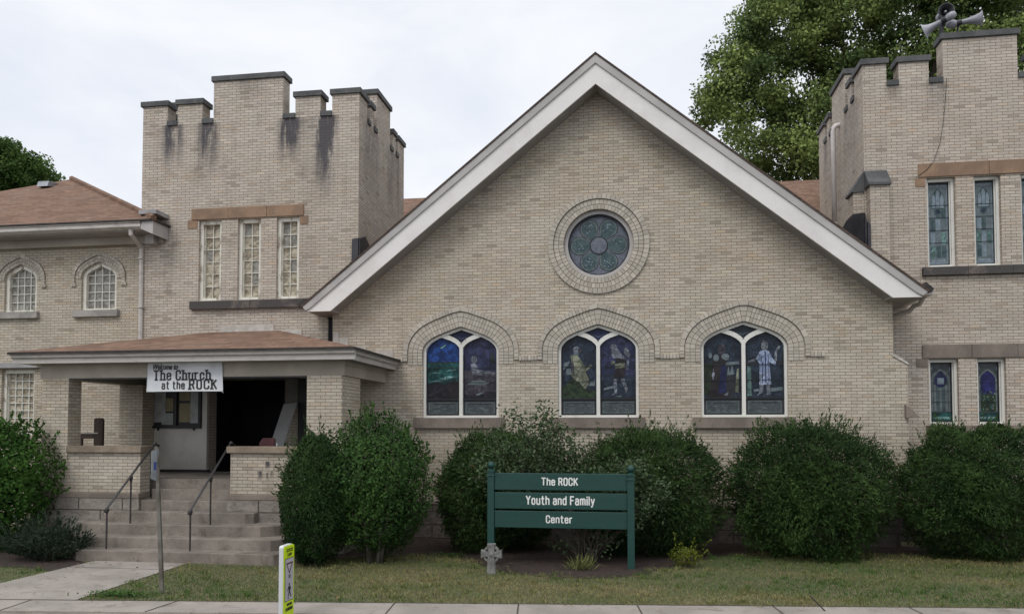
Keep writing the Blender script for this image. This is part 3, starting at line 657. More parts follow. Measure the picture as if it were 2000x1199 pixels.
# buttress at the gable's right corner + stone bits
zt = PZ(1760, 693, YG)
MB().mat('brick').prism([(XRt+.002, .75), (XRt+.002, zt), (XRt+.25, zt-.18), (XRt+.25, .75)], YG+.003, YG+.9).build('buttress', church)
MB().mat('caulk_patch').prism([(XRt-.02, zt+.01), (XRt+.03, zt+.02), (XRt+.26, zt-.15), (XRt+.26, zt-.19), (XRt-.02, zt-.02)], YG-.02, YG+.9).build('buttress_cap', church)
k0 = P(1768, 790, 15.95); k1 = P(1796, 815, 15.95)
MB().mat('sandstone_brown').prism([k0, (k0[0], k1[1]), k1], 15.9, 16.9).build('stone_bracket', church)
# ---- towers
def tower(Y, us, zt, zn, ztall, depth, side_dir, brickname, xmirror=None, wins=None, lbl=None):
    """us: pixel edges of merlons on the front; returns x extents"""
    pass
def crenel(edges, zbase, zn, zm, zc):
    """outline of a battlemented wall; edges: [(a0,a1,kind)]"""
    pts = [(edges[0][0], zbase)]
    for i, (a0, a1, k) in enumerate(edges):
        z = {'m': zm, 'c': zc}[k]
        if i: pts.append((a0, zn))
        pts += [(a0, z), (a1, z)]
        if i < len(edges)-1: pts.append((a1, zn))
    pts.append((edges[-1][1], zbase))
    return pts
CT = .12
def make_tower(Y, edges, sedges, zn, zm, zc, zbase, holes, brickname, visible_side, th=.33, lbl=None):
    x0, x1 = edges[0][0], edges[-1][1]; dep = sedges[-1][1]
    m = MB().mat(brickname)
    m.prism(crenel(edges, zbase, zn, zm, zc), Y, Y+th, holes)
    w = m.build('tower_wall', church)
    if lbl: w['label'] = lbl
    s_ed = [(Y+a, Y+b, k) for a, b, k in sedges]
    s_ed[0] = (Y+th, s_ed[0][1], s_ed[0][2])
    for sgn in (0, 1):
        xa, xb = (x0, x0+th) if sgn == 0 else (x1-th, x1)
        MB().mat(brickname).prismx(crenel(s_ed, zbase, zn, zm, zc), xa, xb).build('side_wall', w)
    mback = [(a, b, k) for a, b, k in edges]
    MB().mat(brickname).prism(crenel([(x0+th, edges[0][1], 'm')]+edges[1:-1]+[(edges[-1][0], x1-th, 'm')], zbase, zn, zm, zc), Y+dep, Y+dep+th).build('rear_wall', w)
    B('roof_edge', x0+th, x1-th, Y+th, Y+dep, zn-.75, zn-.65).build('roof_deck', w)
    o = .045
    def cope(mb, xa, xb, ya, yb, z): mb.box(xa, xb, ya, yb, z+.001, z+CT)
    n = len(edges)
    for i, (a0, a1, k) in enumerate(edges):
        z = zm if k == 'm' else zc
        c = MB().mat('coping_slate'); cope(c, a0-o, a1+o, Y-o, Y+th+(o if 0 < i < n-1 else 0), z)
        c.build('coping', w, bevel=.008)
        if i < n-1:
            c = MB().mat('coping_slate'); c.box(a1+.002, edges[i+1][0]-.002, Y-o*.8, Y+th+o, zn+.001, zn+CT*.95); c.build('coping', w, bevel=.008)
    for sgn in (0, 1):
        xa, xb = (x0-o, x0+th+o) if sgn == 0 else (x1-th-o, x1+o)
        for i, (a0, a1, k) in enumerate(s_ed):
            z = zm if k == 'm' else zc
            c = MB().mat('coping_slate'); cope(c, xa, xb, a0 if i == 0 else a0-o, a1+o, z); c.build('coping', w, bevel=.008)
            if i < len(s_ed)-1:
                c = MB().mat('coping_slate'); c.box(xa+.01, xb-.01, a1+.002, s_ed[i+1][0]-.002, zn+.001, zn+CT*.95); c.build('coping', w, bevel=.008)
    return w
# left tower
LE = [(PX(278.5, YT, 300), PX(326, YT, 300), 'm'), (PX(346, YT, 300), PX(394, YT, 300), 'm'), (PX(416, YT, 300), PX(552, YT, 300), 'c'), (PX(576, YT, 300), PX(625, YT, 300), 'm'), (PX(648, YT, 300), PX(701, YT, 300), 'm')]
zmL = PZ(500, 196, YT); zcL = PZ(486, 156, YT); znL = PZ(500, 236, YT)
TW = LE[-1][1]-LE[0][0]
def sides(dep):
    k = dep/4.0
    return [(0, .62*k, 'm'), (.86*k, 1.15*k, 'm'), (1.40*k, 2.60*k, 'c'), (2.85*k, 3.14*k, 'm'), (3.38*k, 4.0*k, 'm')]
SD = sides(3.4)
st = []
for i in range(4):
    a = (LE[i][1]+LE[i+1][0])/2
    st.append(('x', a, .36, znL, (1.2, 1.5, 1.3, 2.2)[i], (1.3, 1.2, 1.5, 1.6)[i]))
st.append(('x', PX(600, YT, 300)+.0, .6, znL, .9, .35)); st.append(('x', PX(486, YT, 300), .5, zcL, .6, .45)); st.append(('x', PX(330, YT, 300), .6, znL, .5, .35))
for a, b in ((SD[i][1], SD[i+1][0]) for i in range(4)): st.append(('y', YT+(a+b)/2, .45, znL, 2.2, .55))
brick_mat('brick_tower_stained', st, .5, (1., .985, 1.0))
winsL = []
for (ua, ub, va, vb) in ((388, 432, 430, 586), (464, 509, 427, 585), (540, 584, 424, 583)):
    xa = PX(ua, YT, 500); xb = PX(ub, YT, 500); winsL.append((xa, xb, PZ(486, 585, YT), PZ(486, 427, YT)))
zfl = 1.28
dx0, dx1 = PX(408, YT), PX(558, YT); dz1 = PZ(480, 741, YT)
wx0 = PX(264, YT)
hL = [[(a, c), (a, d), (b, d), (b, c)] for a, b, c, d in winsL]+[[(dx0, zfl), (dx0, dz1), (dx1, dz1), (dx1, zfl)]]
twL = make_tower(YT, LE, SD, znL, zmL, zcL, -.1, hL, 'brick_tower_stained', 1, lbl='battlemented tower with dark stains under its notches')
# right tower
uc = 1914.
def mir(u): return 2*uc-u
XR0 = [PX(1684, YR, 250), PX(1733, YR, 250), PX(1757, YR, 250), PX(1816, YR, 250), PX(1842, YR, 150), PX(1988, YR, 150)]
XR0[0] = PX(1686, YR, 250)
xc_ = (XR0[4]+XR0[5])/2
RE = [(XR0[0], XR0[1], 'm'), (XR0[2], XR0[3], 'm'), (XR0[4], XR0[5], 'c'), (2*xc_-XR0[3], 2*xc_-XR0[2], 'm'), (2*xc_-XR0[1], 2*xc_-XR0[0], 'm')]
zmR = PZ(1780, 122, YR); zcR = PZ(1914, 73, YR); znR = PZ(1790, 165, YR)
SDR = sides(3.9)
str_ = [('x', (RE[0][1]+RE[1][0])/2, .3, znR, .5, .5), ('x', (RE[1][1]+RE[2][0])/2, .3, znR, .6, .5), ('x', (RE[2][0]+RE[2][1])/2, .8, zcR, .5, .3)]
for i in range(4): str_.append(('y', YR+(SDR[i][1]+SDR[i+1][0])/2, .45, znR, 2.2, .5))
brick_mat('brick_tower_clean', str_, .3, (1., .985, 1.0))
winsR = []; winsRl = []
for (ua, ub) in ((1808, 1864), (1900, 1953), (1992, 2046)):
    winsR.append((PX(ua+3, YR, 430), PX(ub+3, YR, 430), PZ(1900, 519, YR), PZ(1900, 344, YR)))
for (ua, ub) in ((1816, 1874), (1910, 1967), (2003, 2060)):
    winsRl.append((PX(ua, YR), PX(ub, YR), PZ(1900, 828, YR), PZ(1900, 700, YR)))
hR = [[(a, c), (a, d), (b, d), (b, c)] for a, b, c, d in winsR+winsRl]
twR = make_tower(YR, RE, SDR, znR, zmR, zcR, -.1, hR, 'brick_tower_clean', 0, lbl='battlemented tower beside the big tree, three horns on its tallest merlon')
B('foundation', RE[0][0]-.06, RE[-1][1]+.06, YR-.07, YR+.3, -.12, .70).build('foundation', church)
# rectangular windows
def rect_window(Y, a, b, c, d, fmat, fw, glass_fn, lbl=None, jamb=.0, rec=.13):
    m = MB().mat(fmat); y0, y1 = Y+rec-.06, Y+rec+.07
    m.box(a+.002, a+fw, y0, y1, c+.002, d-.002); m.box(b-fw, b-.002, y0, y1, c+.002, d-.002)
    m.box(a+fw, b-fw, y0, y1, d-fw*1.1, d-.002); m.box(a+fw, b-fw, y0-.02, y1, c+.002, c+fw*.8)
    # inner stop bead
    k = .018
    m.box(a+fw, a+fw+k, y0+.05, y1, c+fw*.8, d-fw*1.1); m.box(b-fw-k, b-fw, y0+.05, y1, c+fw*.8, d-fw*1.1)
    w = m.build('window', church)
    if lbl: w['label'] = lbl
    glass_fn(w, a+fw, b-fw, c+fw*.8, d-fw*1.1, y1-.03)
    return w
def muntins(w, a, b, c, d, y, nx, nz, mat='peeling_paint', t=.016, top=None, vis=None):
    m = MB().mat(mat)
    for i in range(1, nx):
        x = a+(b-a)*i/nx; zt_ = top(x) if top else d; m.box(x-t/2, x+t/2, y-.03, y-.002, c, zt_)
    for j in range(1, nz):
        z = c+(d-c)*j/nz; xa, xb = (a, b)
        if vis: xa, xb = vis(z)
        m.box(xa, xb, y-.027, y-.003, z-t/2, z+t/2)
    m.build('muntins', w)
def glass_tower(w, a, b, c, d, y):
    g = MB(); nx, nz = 2, 6
    for i in range(nx):
        for j in range(nz):
            g.mat(random.choice(('old_glass', 'old_glass', 'old_glass', 'old_glass_grey')))
            x0, x1 = a+(b-a)*i/nx, a+(b-a)*(i+1)/nx; z0, z1 = c+(d-c)*j/nz, c+(d-c)*(j+1)/nz
            t = random.uniform(-.006, .006); s_ = random.uniform(-.004, .004)
            n = g.add([(x0, y+t, z0), (x1, y-t, z0), (x1, y-t+s_, z1), (x0, y+t+s_, z1)]); g.face([n, n+1, n+2, n+3])
    g.mat('interior').box(a-.02, b+.02, y+.012, y+.03, c-.02, d+.02)
    g.build('pane', w); muntins(w, a, b, c, d, y, 2, 6)
for (a, b, c, d) in winsL: rect_window(YT, a, b, c, d, 'peeling_paint', .075, glass_tower)
# lintel + sill of left tower
def stones(parent, mats, xs, y0, y1, z0, z1, name):
    for i in range(len(xs)-1):
        B(mats[i % len(mats)], xs[i]+.003, xs[i+1]-.003, y0-.004*(i % 2), y1, z0, z1).build(name, parent, bevel=.006)
za, zb_ = PZ(486, 426, YT), PZ(486, 404, YT)
stones(church, ['sandstone_orange'], [PX(375, YT, 410), PX(447, YT, 410), PX(522, YT, 410), PX(594, YT, 410)], YT-.03, YT+.15, za+.003, zb_, 'lintel')
for ua, ub in ((367, 386), (586, 602)): B('sandstone_orange', PX(ua, YT, 430), PX(ub, YT, 430), YT-.012, YT+.1, PZ(486, 442, YT), za).build('corbel_stone', church)
stones(church, ['sill_dark', 'sill_dark'], [PX(374, YT, 590), PX(492, YT, 590), PX(612, YT, 590)], YT-.10, YT+.1, PZ(486, 603, YT), PZ(486, 587, YT), 'sill')
# right tower windows: leaded stained glass
def glass_upper(w, a, b, c, d, y):
    g = MB(); W = b-a; H = d-c
    def R(mt, x0, x1, z0, z1, k): sg(g, mt, [(a+W*x0, c+H*z0), (a+W*x1, c+H*z0), (a+W*x1, c+H*z1), (a+W*x0, c+H*z1)], y-.0015*k)
    R('sg_mist', 0, 1, 0, 1, 0); R('sg_frost', .08, .92, .03, .97, 1); R('sg_mist', .12, .88, .05, .955, 2)
    for i in range(3):
        for j in range(4):
            z0 = .1+.16*j; R(random.choice(('sg_frost', 'sg_mist', 'sg_teal' if random.random() < .3 else 'sg_mist', 'sg_petal')), .16+.24*i, .36+.24*i, z0, z0+.145, 3)
    arch = [(a+W*(.5+.30*p), c+H*(.80+.135*q)) for p, q in [(-1, -.85)]+[(-x, z) for x, z in SH]+[(x, z) for x, z in reversed(SH[:-1])]+[(1, -.85)]]
    sg(g, 'sg_petal', arch, y-.006)
    for i in range(3):
        x0 = .235+.185*i; sg(g, 'sg_frost', [(a+W*x0, c+H*.70), (a+W*(x0+.16), c+H*.70), (a+W*(x0+.16), c+H*(.83+(.06 if i == 1 else 0))), (a+W*(x0+.08), c+H*(.87+(.05 if i == 1 else 0))), (a+W*x0, c+H*(.83+(.06 if i == 1 else 0)))], y-.0075)
    sg(g, 'sg_petal', ellipse(a+W*.5, c+H*.655, W*.17, H*.05), y-.008); sg(g, 'sg_night', ellipse(a+W*.5, c+H*.655, W*.10, H*.028), y-.0095)
    R('sg_frost', .2, .8, .05, .075, 5)
    g.mat('sg_lead')
    for j in (.28, .43, .58, .73): g.box(a, b, y-.016, y-.011, c+H*j-.004, c+H*j+.004)
    g.box(a, a+.022, y-.03, y+.01, c, d); g.box(b-.022, b, y-.03, y+.01, c, d); g.box(a, b, y-.03, y+.01, c, c+.022); g.box(a, b, y-.03, y+.01, d-.022, d)
    g.build('stained_glass', w)
for (a, b, c, d) in winsR: rect_window(YR, a, b, c, d, 'white_paint', .055, glass_upper, rec=.15)
def glass_lower(kind):
    def fn(w, a, b, c, d, y):
        g = MB(); W = b-a; H = d-c
        def R(mt, x0, x1, z0, z1, k): sg(g, mt, [(a+W*x0, c+H*z0), (a+W*x1, c+H*z0), (a+W*x1, c+H*z1), (a+W*x0, c+H*z1)], y-.0015*k)
        R('sg_panel', 0, 1, 0, 1, 0); R('sg_sea', .05, .95, .02, .16, 1); R('sg_teal', .12, .88, .05, .09, 2)
        arch = [(a+W*(.5+.40*p), c+H*(.70+.2*q)) for p, q in [(-1, -2.6)]+[(-x, z) for x, z in SH]+[(x, z) for x, z in reversed(SH[:-1])]+[(1, -2.6)]]
        sg(g, 'sg_panel_pale', arch, y-.004)
        arch = [(a+W*(.5+.33*p), c+H*(.70+.16*q)) for p, q in [(-1, -3.2)]+[(-x, z) for x, z in SH]+[(x, z) for x, z in reversed(SH[:-1])]+[(1, -3.2)]]
        sg(g, 'sg_panel' if kind == 0 else 'sg_deepblue', arch, y-.006)
        for q in (.1, .86): sg(g, 'sg_frost', [(a+W*q, c+H*.92), (a+W*(q+.06), c+H*.92), (a+W*(q+.03), c+H*.84)], y-.006)
        if kind == 0:
            for i in range(5): R('sg_petal' if i % 2 else 'sg_panel_pale', .2+.122*i, .30+.122*i, .18, .62, 6)
            sg(g, 'sg_blue', ellipse(a+W*.5, c+H*.70, W*.27, H*.12), y-.012); R('sg_frost', .36, .64, .64, .74, 10); sg(g, 'sg_blue', ellipse(a+W*.5, c+H*.82, W*.12, H*.035), y-.013)
        else:
            R('sg_green', .17, .83, .18, .47, 6)
            for _ in range(46):
                sg(g, random.choice(('sg_pale', 'sg_green', 'sg_sea', 'sg_teal')), ellipse(a+W*random.uniform(.2, .8), c+H*random.uniform(.2, .52), W*.04, H*.014, 5), y-.0108)
        g.mat('sg_lead')
        for j in (.16, .34, .52, .66): g.box(a, b, y-.018, y-.0145, c+H*j-.003, c+H*j+.003)
        g.box(a, a+.02, y-.03, y+.01, c, d); g.box(b-.03, b, y-.03, y+.01, c, d); g.box(a, b, y-.03, y+.01, c, c+.02); g.box(a, b, y-.03, y+.01, d-.022, d)
        g.build('stained_glass', w)
    return fn
for i, (a, b, c, d) in enumerate(winsRl): rect_window(YR, a, b, c, d, 'white_paint', .055, glass_lower(i % 2), rec=.15)
za, zb_ = PZ(1850, 345, YR)+.01, PZ(1850, 317, YR)
xe = 2*xc_-PX(1793, YR, 330)
stones(church, ['sandstone_orange'], [PX(1793, YR, 330), PX(1931, YR, 330), PX(2040, YR, 330), xe], YR-.03, YR+.15, PZ(1900, 343, YR)+.005, PZ(1900, 316, YR), 'lintel')
B('sandstone_orange', PX(1787, YR, 350), PX(1806, YR, 350), YR-.012, YR+.1, PZ(1900, 361, YR), PZ(1900, 344, YR)).build('corbel_stone', church)
stones(church, ['sill_dark'], [PX(1800, YR, 530), PX(1887, YR, 530), PX(1975, YR, 530), PX(2070, YR, 530)], YR-.10, YR+.1, PZ(1900, 537, YR), PZ(1900, 521, YR), 'sill')
stones(church, ['sandstone_brown'], [PX(1803, YR), PX(1900, YR), PX(1990, YR), xe], YR-.03, YR+.15, PZ(1900, 699, YR)+.005, PZ(1900, 672, YR), 'lintel')
B('sandstone_brown', PX(1791, YR), PX(1814, YR), YR-.012, YR+.1, PZ(1900, 716, YR), PZ(1900, 699, YR)).build('corbel_stone', church)
stones(church, ['sandstone_brown'], [PX(1808, YR), PX(1930, YR), PX(2070, YR)], YR-.09, YR+.1, PZ(1900, 846, YR), PZ(1900, 830, YR), 'sill')
# tower buttresses with sloped caps
bx0, bx1 = RE[0][0]+.0, PX(1737, YR-.25, 400)
zc0 = PZ(1710, 362, YR-.25); zc1 = PZ(1700, 334, YR)
m = MB().mat('brick_tower_clean').box(RE[0][0]+.04, bx1, YR-.25, YR-.002, 0, zc0)
m.build('buttress', church)
MB().mat('coping_slate').prismx([(YR-.30, zc0), (YR-.30, zc0+.05), (YR-.003, zc1), (YR-.003, zc0)], RE[0][0]+.0, bx1+.035).build('buttress_cap', church)
MB().mat('brick_tower_clean').box(RE[0][0]-.21, RE[0][0]-.002, YR+.02, YR+.45, 0, zc0-.02).build('buttress', church)
MB().mat('coping_slate').prism([(RE[0][0]-.25, zc0-.06), (RE[0][0]-.25, zc0-.02), (RE[0][0]-.002, zc1), (RE[0][0]-.002, zc0-.06)], YR-.02, YR+.49).build('buttress_cap', church)
# roof membrane turned up against the towers
def membrane(name, pts_lo, pts_hi, t=.03):
    m = MB().mat('black_tarp')
    for i in range(len(pts_lo)-1):
        a, b, c, d = [Vector(p) for p in (pts_lo[i], pts_lo[i+1], pts_hi[i+1], pts_hi[i])]
        nrm = (b-a).cross(d-a).normalized()*t
        m.hexa([a, b, c, d], [a+nrm, b+nrm, c+nrm, d+nrm])
    return m.build(name, church)
xr = RE[0][0]
def gr(x): return 9.70-.803*abs(x-AX)
def p3(u, v, y): x, z = P(u, v, y); return (x, y, z)
hi_ = [p3(1641, 456, YR+.35), p3(1655, 432, YR+.2), p3(1669, 418, YR-.02), p3(1690, 416, YR-.29), p3(1694, 434, YR-.31), p3(1700, 440, YR-.31)]
membrane('roof_membrane', [(a, b, c-.75) for a, b, c in hi_], hi_)
xl = LE[-1][1]
membrane('roof_membrane', [(xl-.14, YT-.06, gr(xl-.14)-.3), (xl+.02, YT-.06, gr(xl)-.3), (xl+.05, YT+.3, gr(xl+.05)-.2), (xl+.09, YT+1.5, gr(xl+.09)-.2)],
         [(xl-.12, YT-.03, PZ(690, 468, YT)), (xl+.02, YT-.03, PZ(702, 466, YT)), (xl+.05, YT+.25, PZ(722, 462, YT+.25)), (xl+.05, YT+1.5, gr(xl+.1)+.22)])
# vent pipe on right tower's side
def side_y(u, X):
    r = ray(u, 300); t = X/r[0]; return r[1]*t
xp = xr-.10
yp = side_y(1632, xp)
def zat(u, v, X):
    r = ray(u, v); t = X/r[0]; return CZ+r[2]*t
zp = zat(1628, 262, xp)
m = MB().mat('pipe_white').tube([(xr+.05, yp, zp+.14), (xr-.03, yp, zp+.14), (xp+.02, yp, zp+.13), (xp-.03, yp, zp+.08), (xp-.045, yp, zp), (xp-.045, yp, zp-2.1)], .055, 10)
m.tube([(xp-.045, yp, zp-2.1), (xp-.045, yp, zp-2.6)], .062, 10)
m.build('vent_pipe', church, smooth=True)
# main roof behind
zr = PZ(1560, 353, 24.)
m = MB().mat('shingle')
m.prismx([(19.5, zr-2.6), (24, zr), (28.5, zr-2.6), (28.5, zr-2.75), (24, zr-.12), (19.5, zr-2.75)], -8.6, 9.8); m.build('main_roof', church)
B('brick', -8.4, 9.6, 20, 28, 0, zr-2.5).build('nave_wall', church)
vx, vz = P(1601, 380, 23.2)
m = MB().mat('dull_aluminium').box(vx-.12, vx+.14, 23.0, 23.2, vz-.1, vz+.1).box(vx-.16, vx+.18, 22.95, 23.02, vz-.16, vz-.12); m.build('roof_vent', church)
# ---- left wing
YW = 16.5
WX0, WX1 = -17.5, LE[0][0]+.02
ww = []
for (ua, ub, vb, va, vs) in ((8, 71, 608, 518, 552), (158, 227, 606, 512, 548)):
    a, b = PX(ua, YW, 600), PX(ub, YW, 600); ww.append(dict(cx=(a+b)/2, hw=(b-a)/2, zb=PZ(110, 608, YW), zs=PZ(110, 542, YW), h=PZ(110, 514, YW)-PZ(110, 542, YW)))
ww.append(dict(ww[0])); ww[2]['cx'] = 2*ww[0]['cx']-ww[1]['cx']
lw = (PX(2, YW), PX(66, YW), PZ(33, 850, YW), PZ(33, 722, YW))
lw2 = (lw[0]-1.7, lw[1]-1.7, lw[2], lw[3])
hs = [[(w_['cx']-w_['hw'], w_['zb'])]+arch_line(w_['cx'], w_['zs'], w_['hw'], w_['h'])+[(w_['cx']+w_['hw'], w_['zb'])] for w_ in ww]
hs += [[(q[0], q[2]), (q[0], q[3]), (q[1], q[3]), (q[1], q[2])] for q in (lw, lw2)]
ze = PZ(150, 436, 15.8); zsof = PZ(150, 478, 16.35)
wingw = MB().mat('brick').prism([(WX0, -.1), (WX0, zsof+.3), (WX1, zsof+.3), (WX1, -.1)], YW, YW+.35, hs).build('wing_wall', church)
B('brick', WX0, WX0+.35, YW+.35, 24, -.1, zsof+.2).build('side_wall', wingw)
def wing_window(w_):
    cx, hw, zb, zs, h = w_['cx'], w_['hw'], w_['zb'], w_['zs'], w_['h']
    line = arch_line(cx, zs, hw, h, leg=zs-zb)
    m = MB().mat('peeling_paint'); band(m, line, -.085, -.002, YW+.06, YW+.2); m.box(cx-hw+.002, cx+hw-.002, YW+.05, YW+.2, zb+.002, zb+.05)
    w = m.build('window', church)
    inner = arch_line(cx, zs, hw-.08, h-.07)
    g = MB(); sg(g, 'old_glass_grey', [(cx-hw+.08, zb+.05)]+inner+[(cx+hw-.08, zb+.05)], YW+.15)
    g.mat('interior').box(cx-hw+.05, cx+hw-.05, YW+.17, YW+.19, zb+.05, zs+.05)
    g.build('pane', w)
    def top(x):
        t = abs(x-cx)/(hw-.08)
        for i in range(len(SH)-1):
            if SH[i+1][0] <= t <= SH[i][0]:
                q = (SH[i][0]-t)/(SH[i][0]-SH[i+1][0]+1e-9); return zs+(h-.07)*(SH[i][1]+(SH[i+1][1]-SH[i][1])*q)
        return zs+h-.07
    def vis(z):
        if z <= zs: return cx-hw+.08, cx+hw-.08
        t = (z-zs)/(h-.07)
        for i in range(len(SH)-1):
            if SH[i][1] <= t <= SH[i+1][1]:
                q = (t-SH[i][1])/(SH[i+1][1]-SH[i][1]+1e-9); x = SH[i][0]+(SH[i+1][0]-SH[i][0])*q; return cx-(hw-.08)*x, cx+(hw-.08)*x
        return cx-.02, cx+.02
    muntins(w, cx-hw+.08, cx+hw-.08, zb+.05, zs+h-.1, YW+.15, 4, 5, 'white_paint', .017, top, vis)
    m = MB(); ln = arch_line(cx, zs, hw, h, leg=.05)
    m.mat('mortar'); band(m, ln, .001, .145, YW-.006, YW+.004)
    brick_ring(m, ln, .003, .075, YW, .014, .06); brick_ring(m, ln, .076, .146, YW, .014, .06); m.build('brick_arch', w)
    m = MB(); ln = arch_line(cx, zs, hw, h, leg=.17); m.mat('mortar'); band(m, ln, .155, .225, YW-.03, YW+.003); brick_ring(m, ln, .15, .23, YW, .04, .062)
    fl = offset(ln, .19)
    for s, p in ((-1, fl[0]), (1, fl[-1])): brick_ring(m, [(p[0]-.07, p[1]-.02), (p[0]+.07, p[1]-.02)], -.04, .03, YW, .042, .07)
    m.build('hood_mould', w)
    MB().mat('sill_grey').box(cx-hw-.15, cx+hw+.09, YW-.10, YW+.05, zb-.16, zb-.002).build('sill', w, bevel=.01)
for w_ in ww: wing_window(w_)
def glass_wing(w, a, b, c, d, y):
    g = MB().mat('old_glass').box(a, b, y, y+.02, c, d); g.build('pane', w); muntins(w, a, b, c, d, y, 4, 8, 'white_paint', .017)
for q in (lw, lw2): rect_window(YW, *q, 'peeling_paint', .075, glass_wing)
B('lead_flashing', PX(-60, YW-.1), PX(72, YW-.1), YW-.14, YW-.002, PZ(33, 719, YW), PZ(33, 709, YW)).build('lintel', church)
# wing eaves
xe_ = PX(304, 15.9, 440)
m = MB().mat('gutter_white')
zg = PZ(150, 437, 15.8)
m.prismx([(15.78, zg), (15.76, zg-.03), (15.79, zg-.05), (15.79, zg-.12), (15.86, zg-.17), (15.92, zg-.17), (15.92, zg)], -20, PX(277, 15.85, 440)); m.build('gutter', wingw)
MB().mat('soffit').box(-20, xe_-.04, 15.92, YW-.05, zg-.19, zg-.13).build('soffit', wingw)
MB().mat('trim_beige').box(-20, xe_-.1, YW-.16, YW-.02, PZ(150, 481, 16.35), zg-.19).build('frieze_board', wingw)
m = MB().mat('trim_grey').prism([(PX(277, 15.85, 440), zg-.17), (PX(279, 15.85, 440), zg-.02), (xe_, zg+.05), (xe_, zg-.30), (PX(281, 15.85, 440), zg-.19)], 15.80, 16.39); m.build('eave_return', wingw)
B('trim_grey', PX(283, 16.2, 470), PX(300, 16.2, 470), 16.2, 16.39, PZ(290, 476, 16.2), PZ(290, 455, 16.2)).build('eave_return', wingw)
B('lead_flashing', PX(276, 16.0, 417), PX(310, 16.0, 417), 15.9, 16.39, PZ(290, 420, 16.0), PZ(290, 412, 16.0)).build('flashing', wingw)
# wing roof
pk = P(140, 350, 19.6); A0 = P(-520, 452, 15.75)
e1 = (PX(300, 15.75, 436), 15.75, zg+.03); e0 = (A0[0], 15.75, zg+.03); pkv = (pk[0], 19.6, pk[1]); bk1 = (e1[0], 23.5, zg+.03); bk0 = (e0[0], 23.5, zg+.03)
m = MB().mat('shingle'); n = m.add([e0, e1, bk1, bk0, pkv]+[(p[0], p[1], p[2]-.04) for p in (e0, e1, bk1, bk0)])
for q in ((0, 1, 4), (1, 2, 4), (2, 3, 4), (3, 0, 4)): m.face([n+i for i in q])
m.mat('roof_edge')
for q in ((0, 5, 6, 1), (1, 6, 7, 2), (2, 7, 8, 3), (3, 8, 5, 0), (5, 8, 7, 6)): m.face([n+i for i in q])
m.build('wing_roof', church)
# hip cap
m = MB().mat('shingle'); d_ = (Vector(pkv)-Vector(e1)); m.tube([Vector(e1)+Vector((0, 0, .01)), Vector(pkv)+Vector((0, 0, .02))], .07, 6); m.build('hip_cap', church)
vx, vz = P(93, 361, 18.9)
m = MB().mat('dull_aluminium').prismx([(18.7, vz-.1), (18.75, vz+.05), (19.2, vz+.09), (19.2, vz-.02)], vx-.16, vx+.16); m.build('roof_vent', church)
# downspout
m = MB().mat('gutter_white')
def dsp(u, v, y): x, z = P(u, v, y); return (x, y, z)
m.tube([dsp(255, 441, 15.88), dsp(256, 458, 15.9), dsp(266, 470, 16.1), dsp(276, 484, 16.33), dsp(276, 500, 16.36), dsp(274, 672, 16.36)], .05, 8)
for v in (505, 600): x, z = P(276, v, 16.36); m.box(x-.06, x+.06, 16.29, 16.42, z-.015, z+.015)
m.build('downspout', church)
# ---- porch
YP = 13.6
rh = zfl/7
px0, px1 = PX(82, YP), PX(133, YP); qx0, qx1 = PX(599, YP), PX(668, YP)
zbeam0, zbeam1 = PZ(300, 737, YP), PZ(300, 706, YP)
zcapt, zcapb = PZ(300, 871, YP), PZ(300, 884, YP)
zst = PZ(200, 962, YP); zst2 = PZ(200, 972, YP)
sx0, sx1 = PX(274, YP), PX(450, YP)
B('brick', px0, px1, YP, YP+.36, zst, zbeam0).build('porch_pillar', church)
B('brick', px0, px1, YT-.5, YT-.002, zst, zbeam0).build('porch_pillar', church)
B('brick', qx0, qx1, YP, YP+.95, zst, zbeam0).build('porch_pillar', church)
zc_ = zcapb
st2 = [('x', PX(523, YP), .07, PZ(523, 903, YP), .16, 1.3), ('x', PX(508, YP), .06, PZ(508, 922, YP), .2, 1.2), ('x', PX(532, YP), .06, PZ(532, 922, YP), .16, 1.2), ('x', PX(522, YP), .03, PZ(522, 925, YP), .16, 1.0)]
brick_mat('brick_porch', st2, .15)
wl = B('brick_porch', px0-.06, sx0, YP+.03, YP+.33, zst, zc_).build('porch_wall', church)
B('sandstone_tan', px1+.002, sx0+.05, YP-.04, YP+.37, zc_+.001, zcapt).build('cap', wl, bevel=.01)
wr = B('brick_porch', sx1, qx0+.0, YP+.03, YP+.33, zst, zc_).build('porch_wall', church)
B('sandstone_tan', sx1-.05, qx0-.002, YP-.04, YP+.37, zc_+.001, zcapt).build('cap', wr, bevel=.01)
for xa, xb in ((px0-.12, sx0+.02), (sx1-.03, qx1+.06)):
    MB().mat('sandstone_brown').box(xa, xb, YP-.04, YP+.33, zst2, zst-.001).build('water_table', church, bevel=.01)
    B('rough_stone', xa+.0, xb-.0, YP-.03, YP+.33, -.1, zst2-.002).build('foundation', church)
for xa, xb in ((px0-.1, px0+.2), (qx1-.2, qx1+.04)):
    B('rough_stone', xa, xb, YP+.33, YT, -.1, zst).build('foundation', church)
    B('brick', xa+.1, xb-.04, YP+.97, YT-.5, zst, zc_).build('porch_wall', church)
B('step_concrete', px0+.2, qx1-.2, YP+.33+.25, YT, 1.0, zfl).build('porch_floor', church)
m = MB().mat('trim_beige').box(px0-.05, qx1+.04, YP+.0, YP+.36, zbeam0+.002, zbeam1+.12); bm_ = m.build('porch_beam', church)
B('trim_beige', qx1-.34, qx1+.04, YP+.36, YG-.002, zbeam0+.002, zbeam1+.1).build('porch_beam', church)
B('trim_beige', px0-.05, px0+.32, YP+.36, YT-.002, zbeam0+.002, zbeam1+.1).build('porch_beam', church)
B('dark_paint', px0, qx1, YP+.004, YP+.03, zbeam0-.025, zbeam0).build('beam_shadow_strip', church)
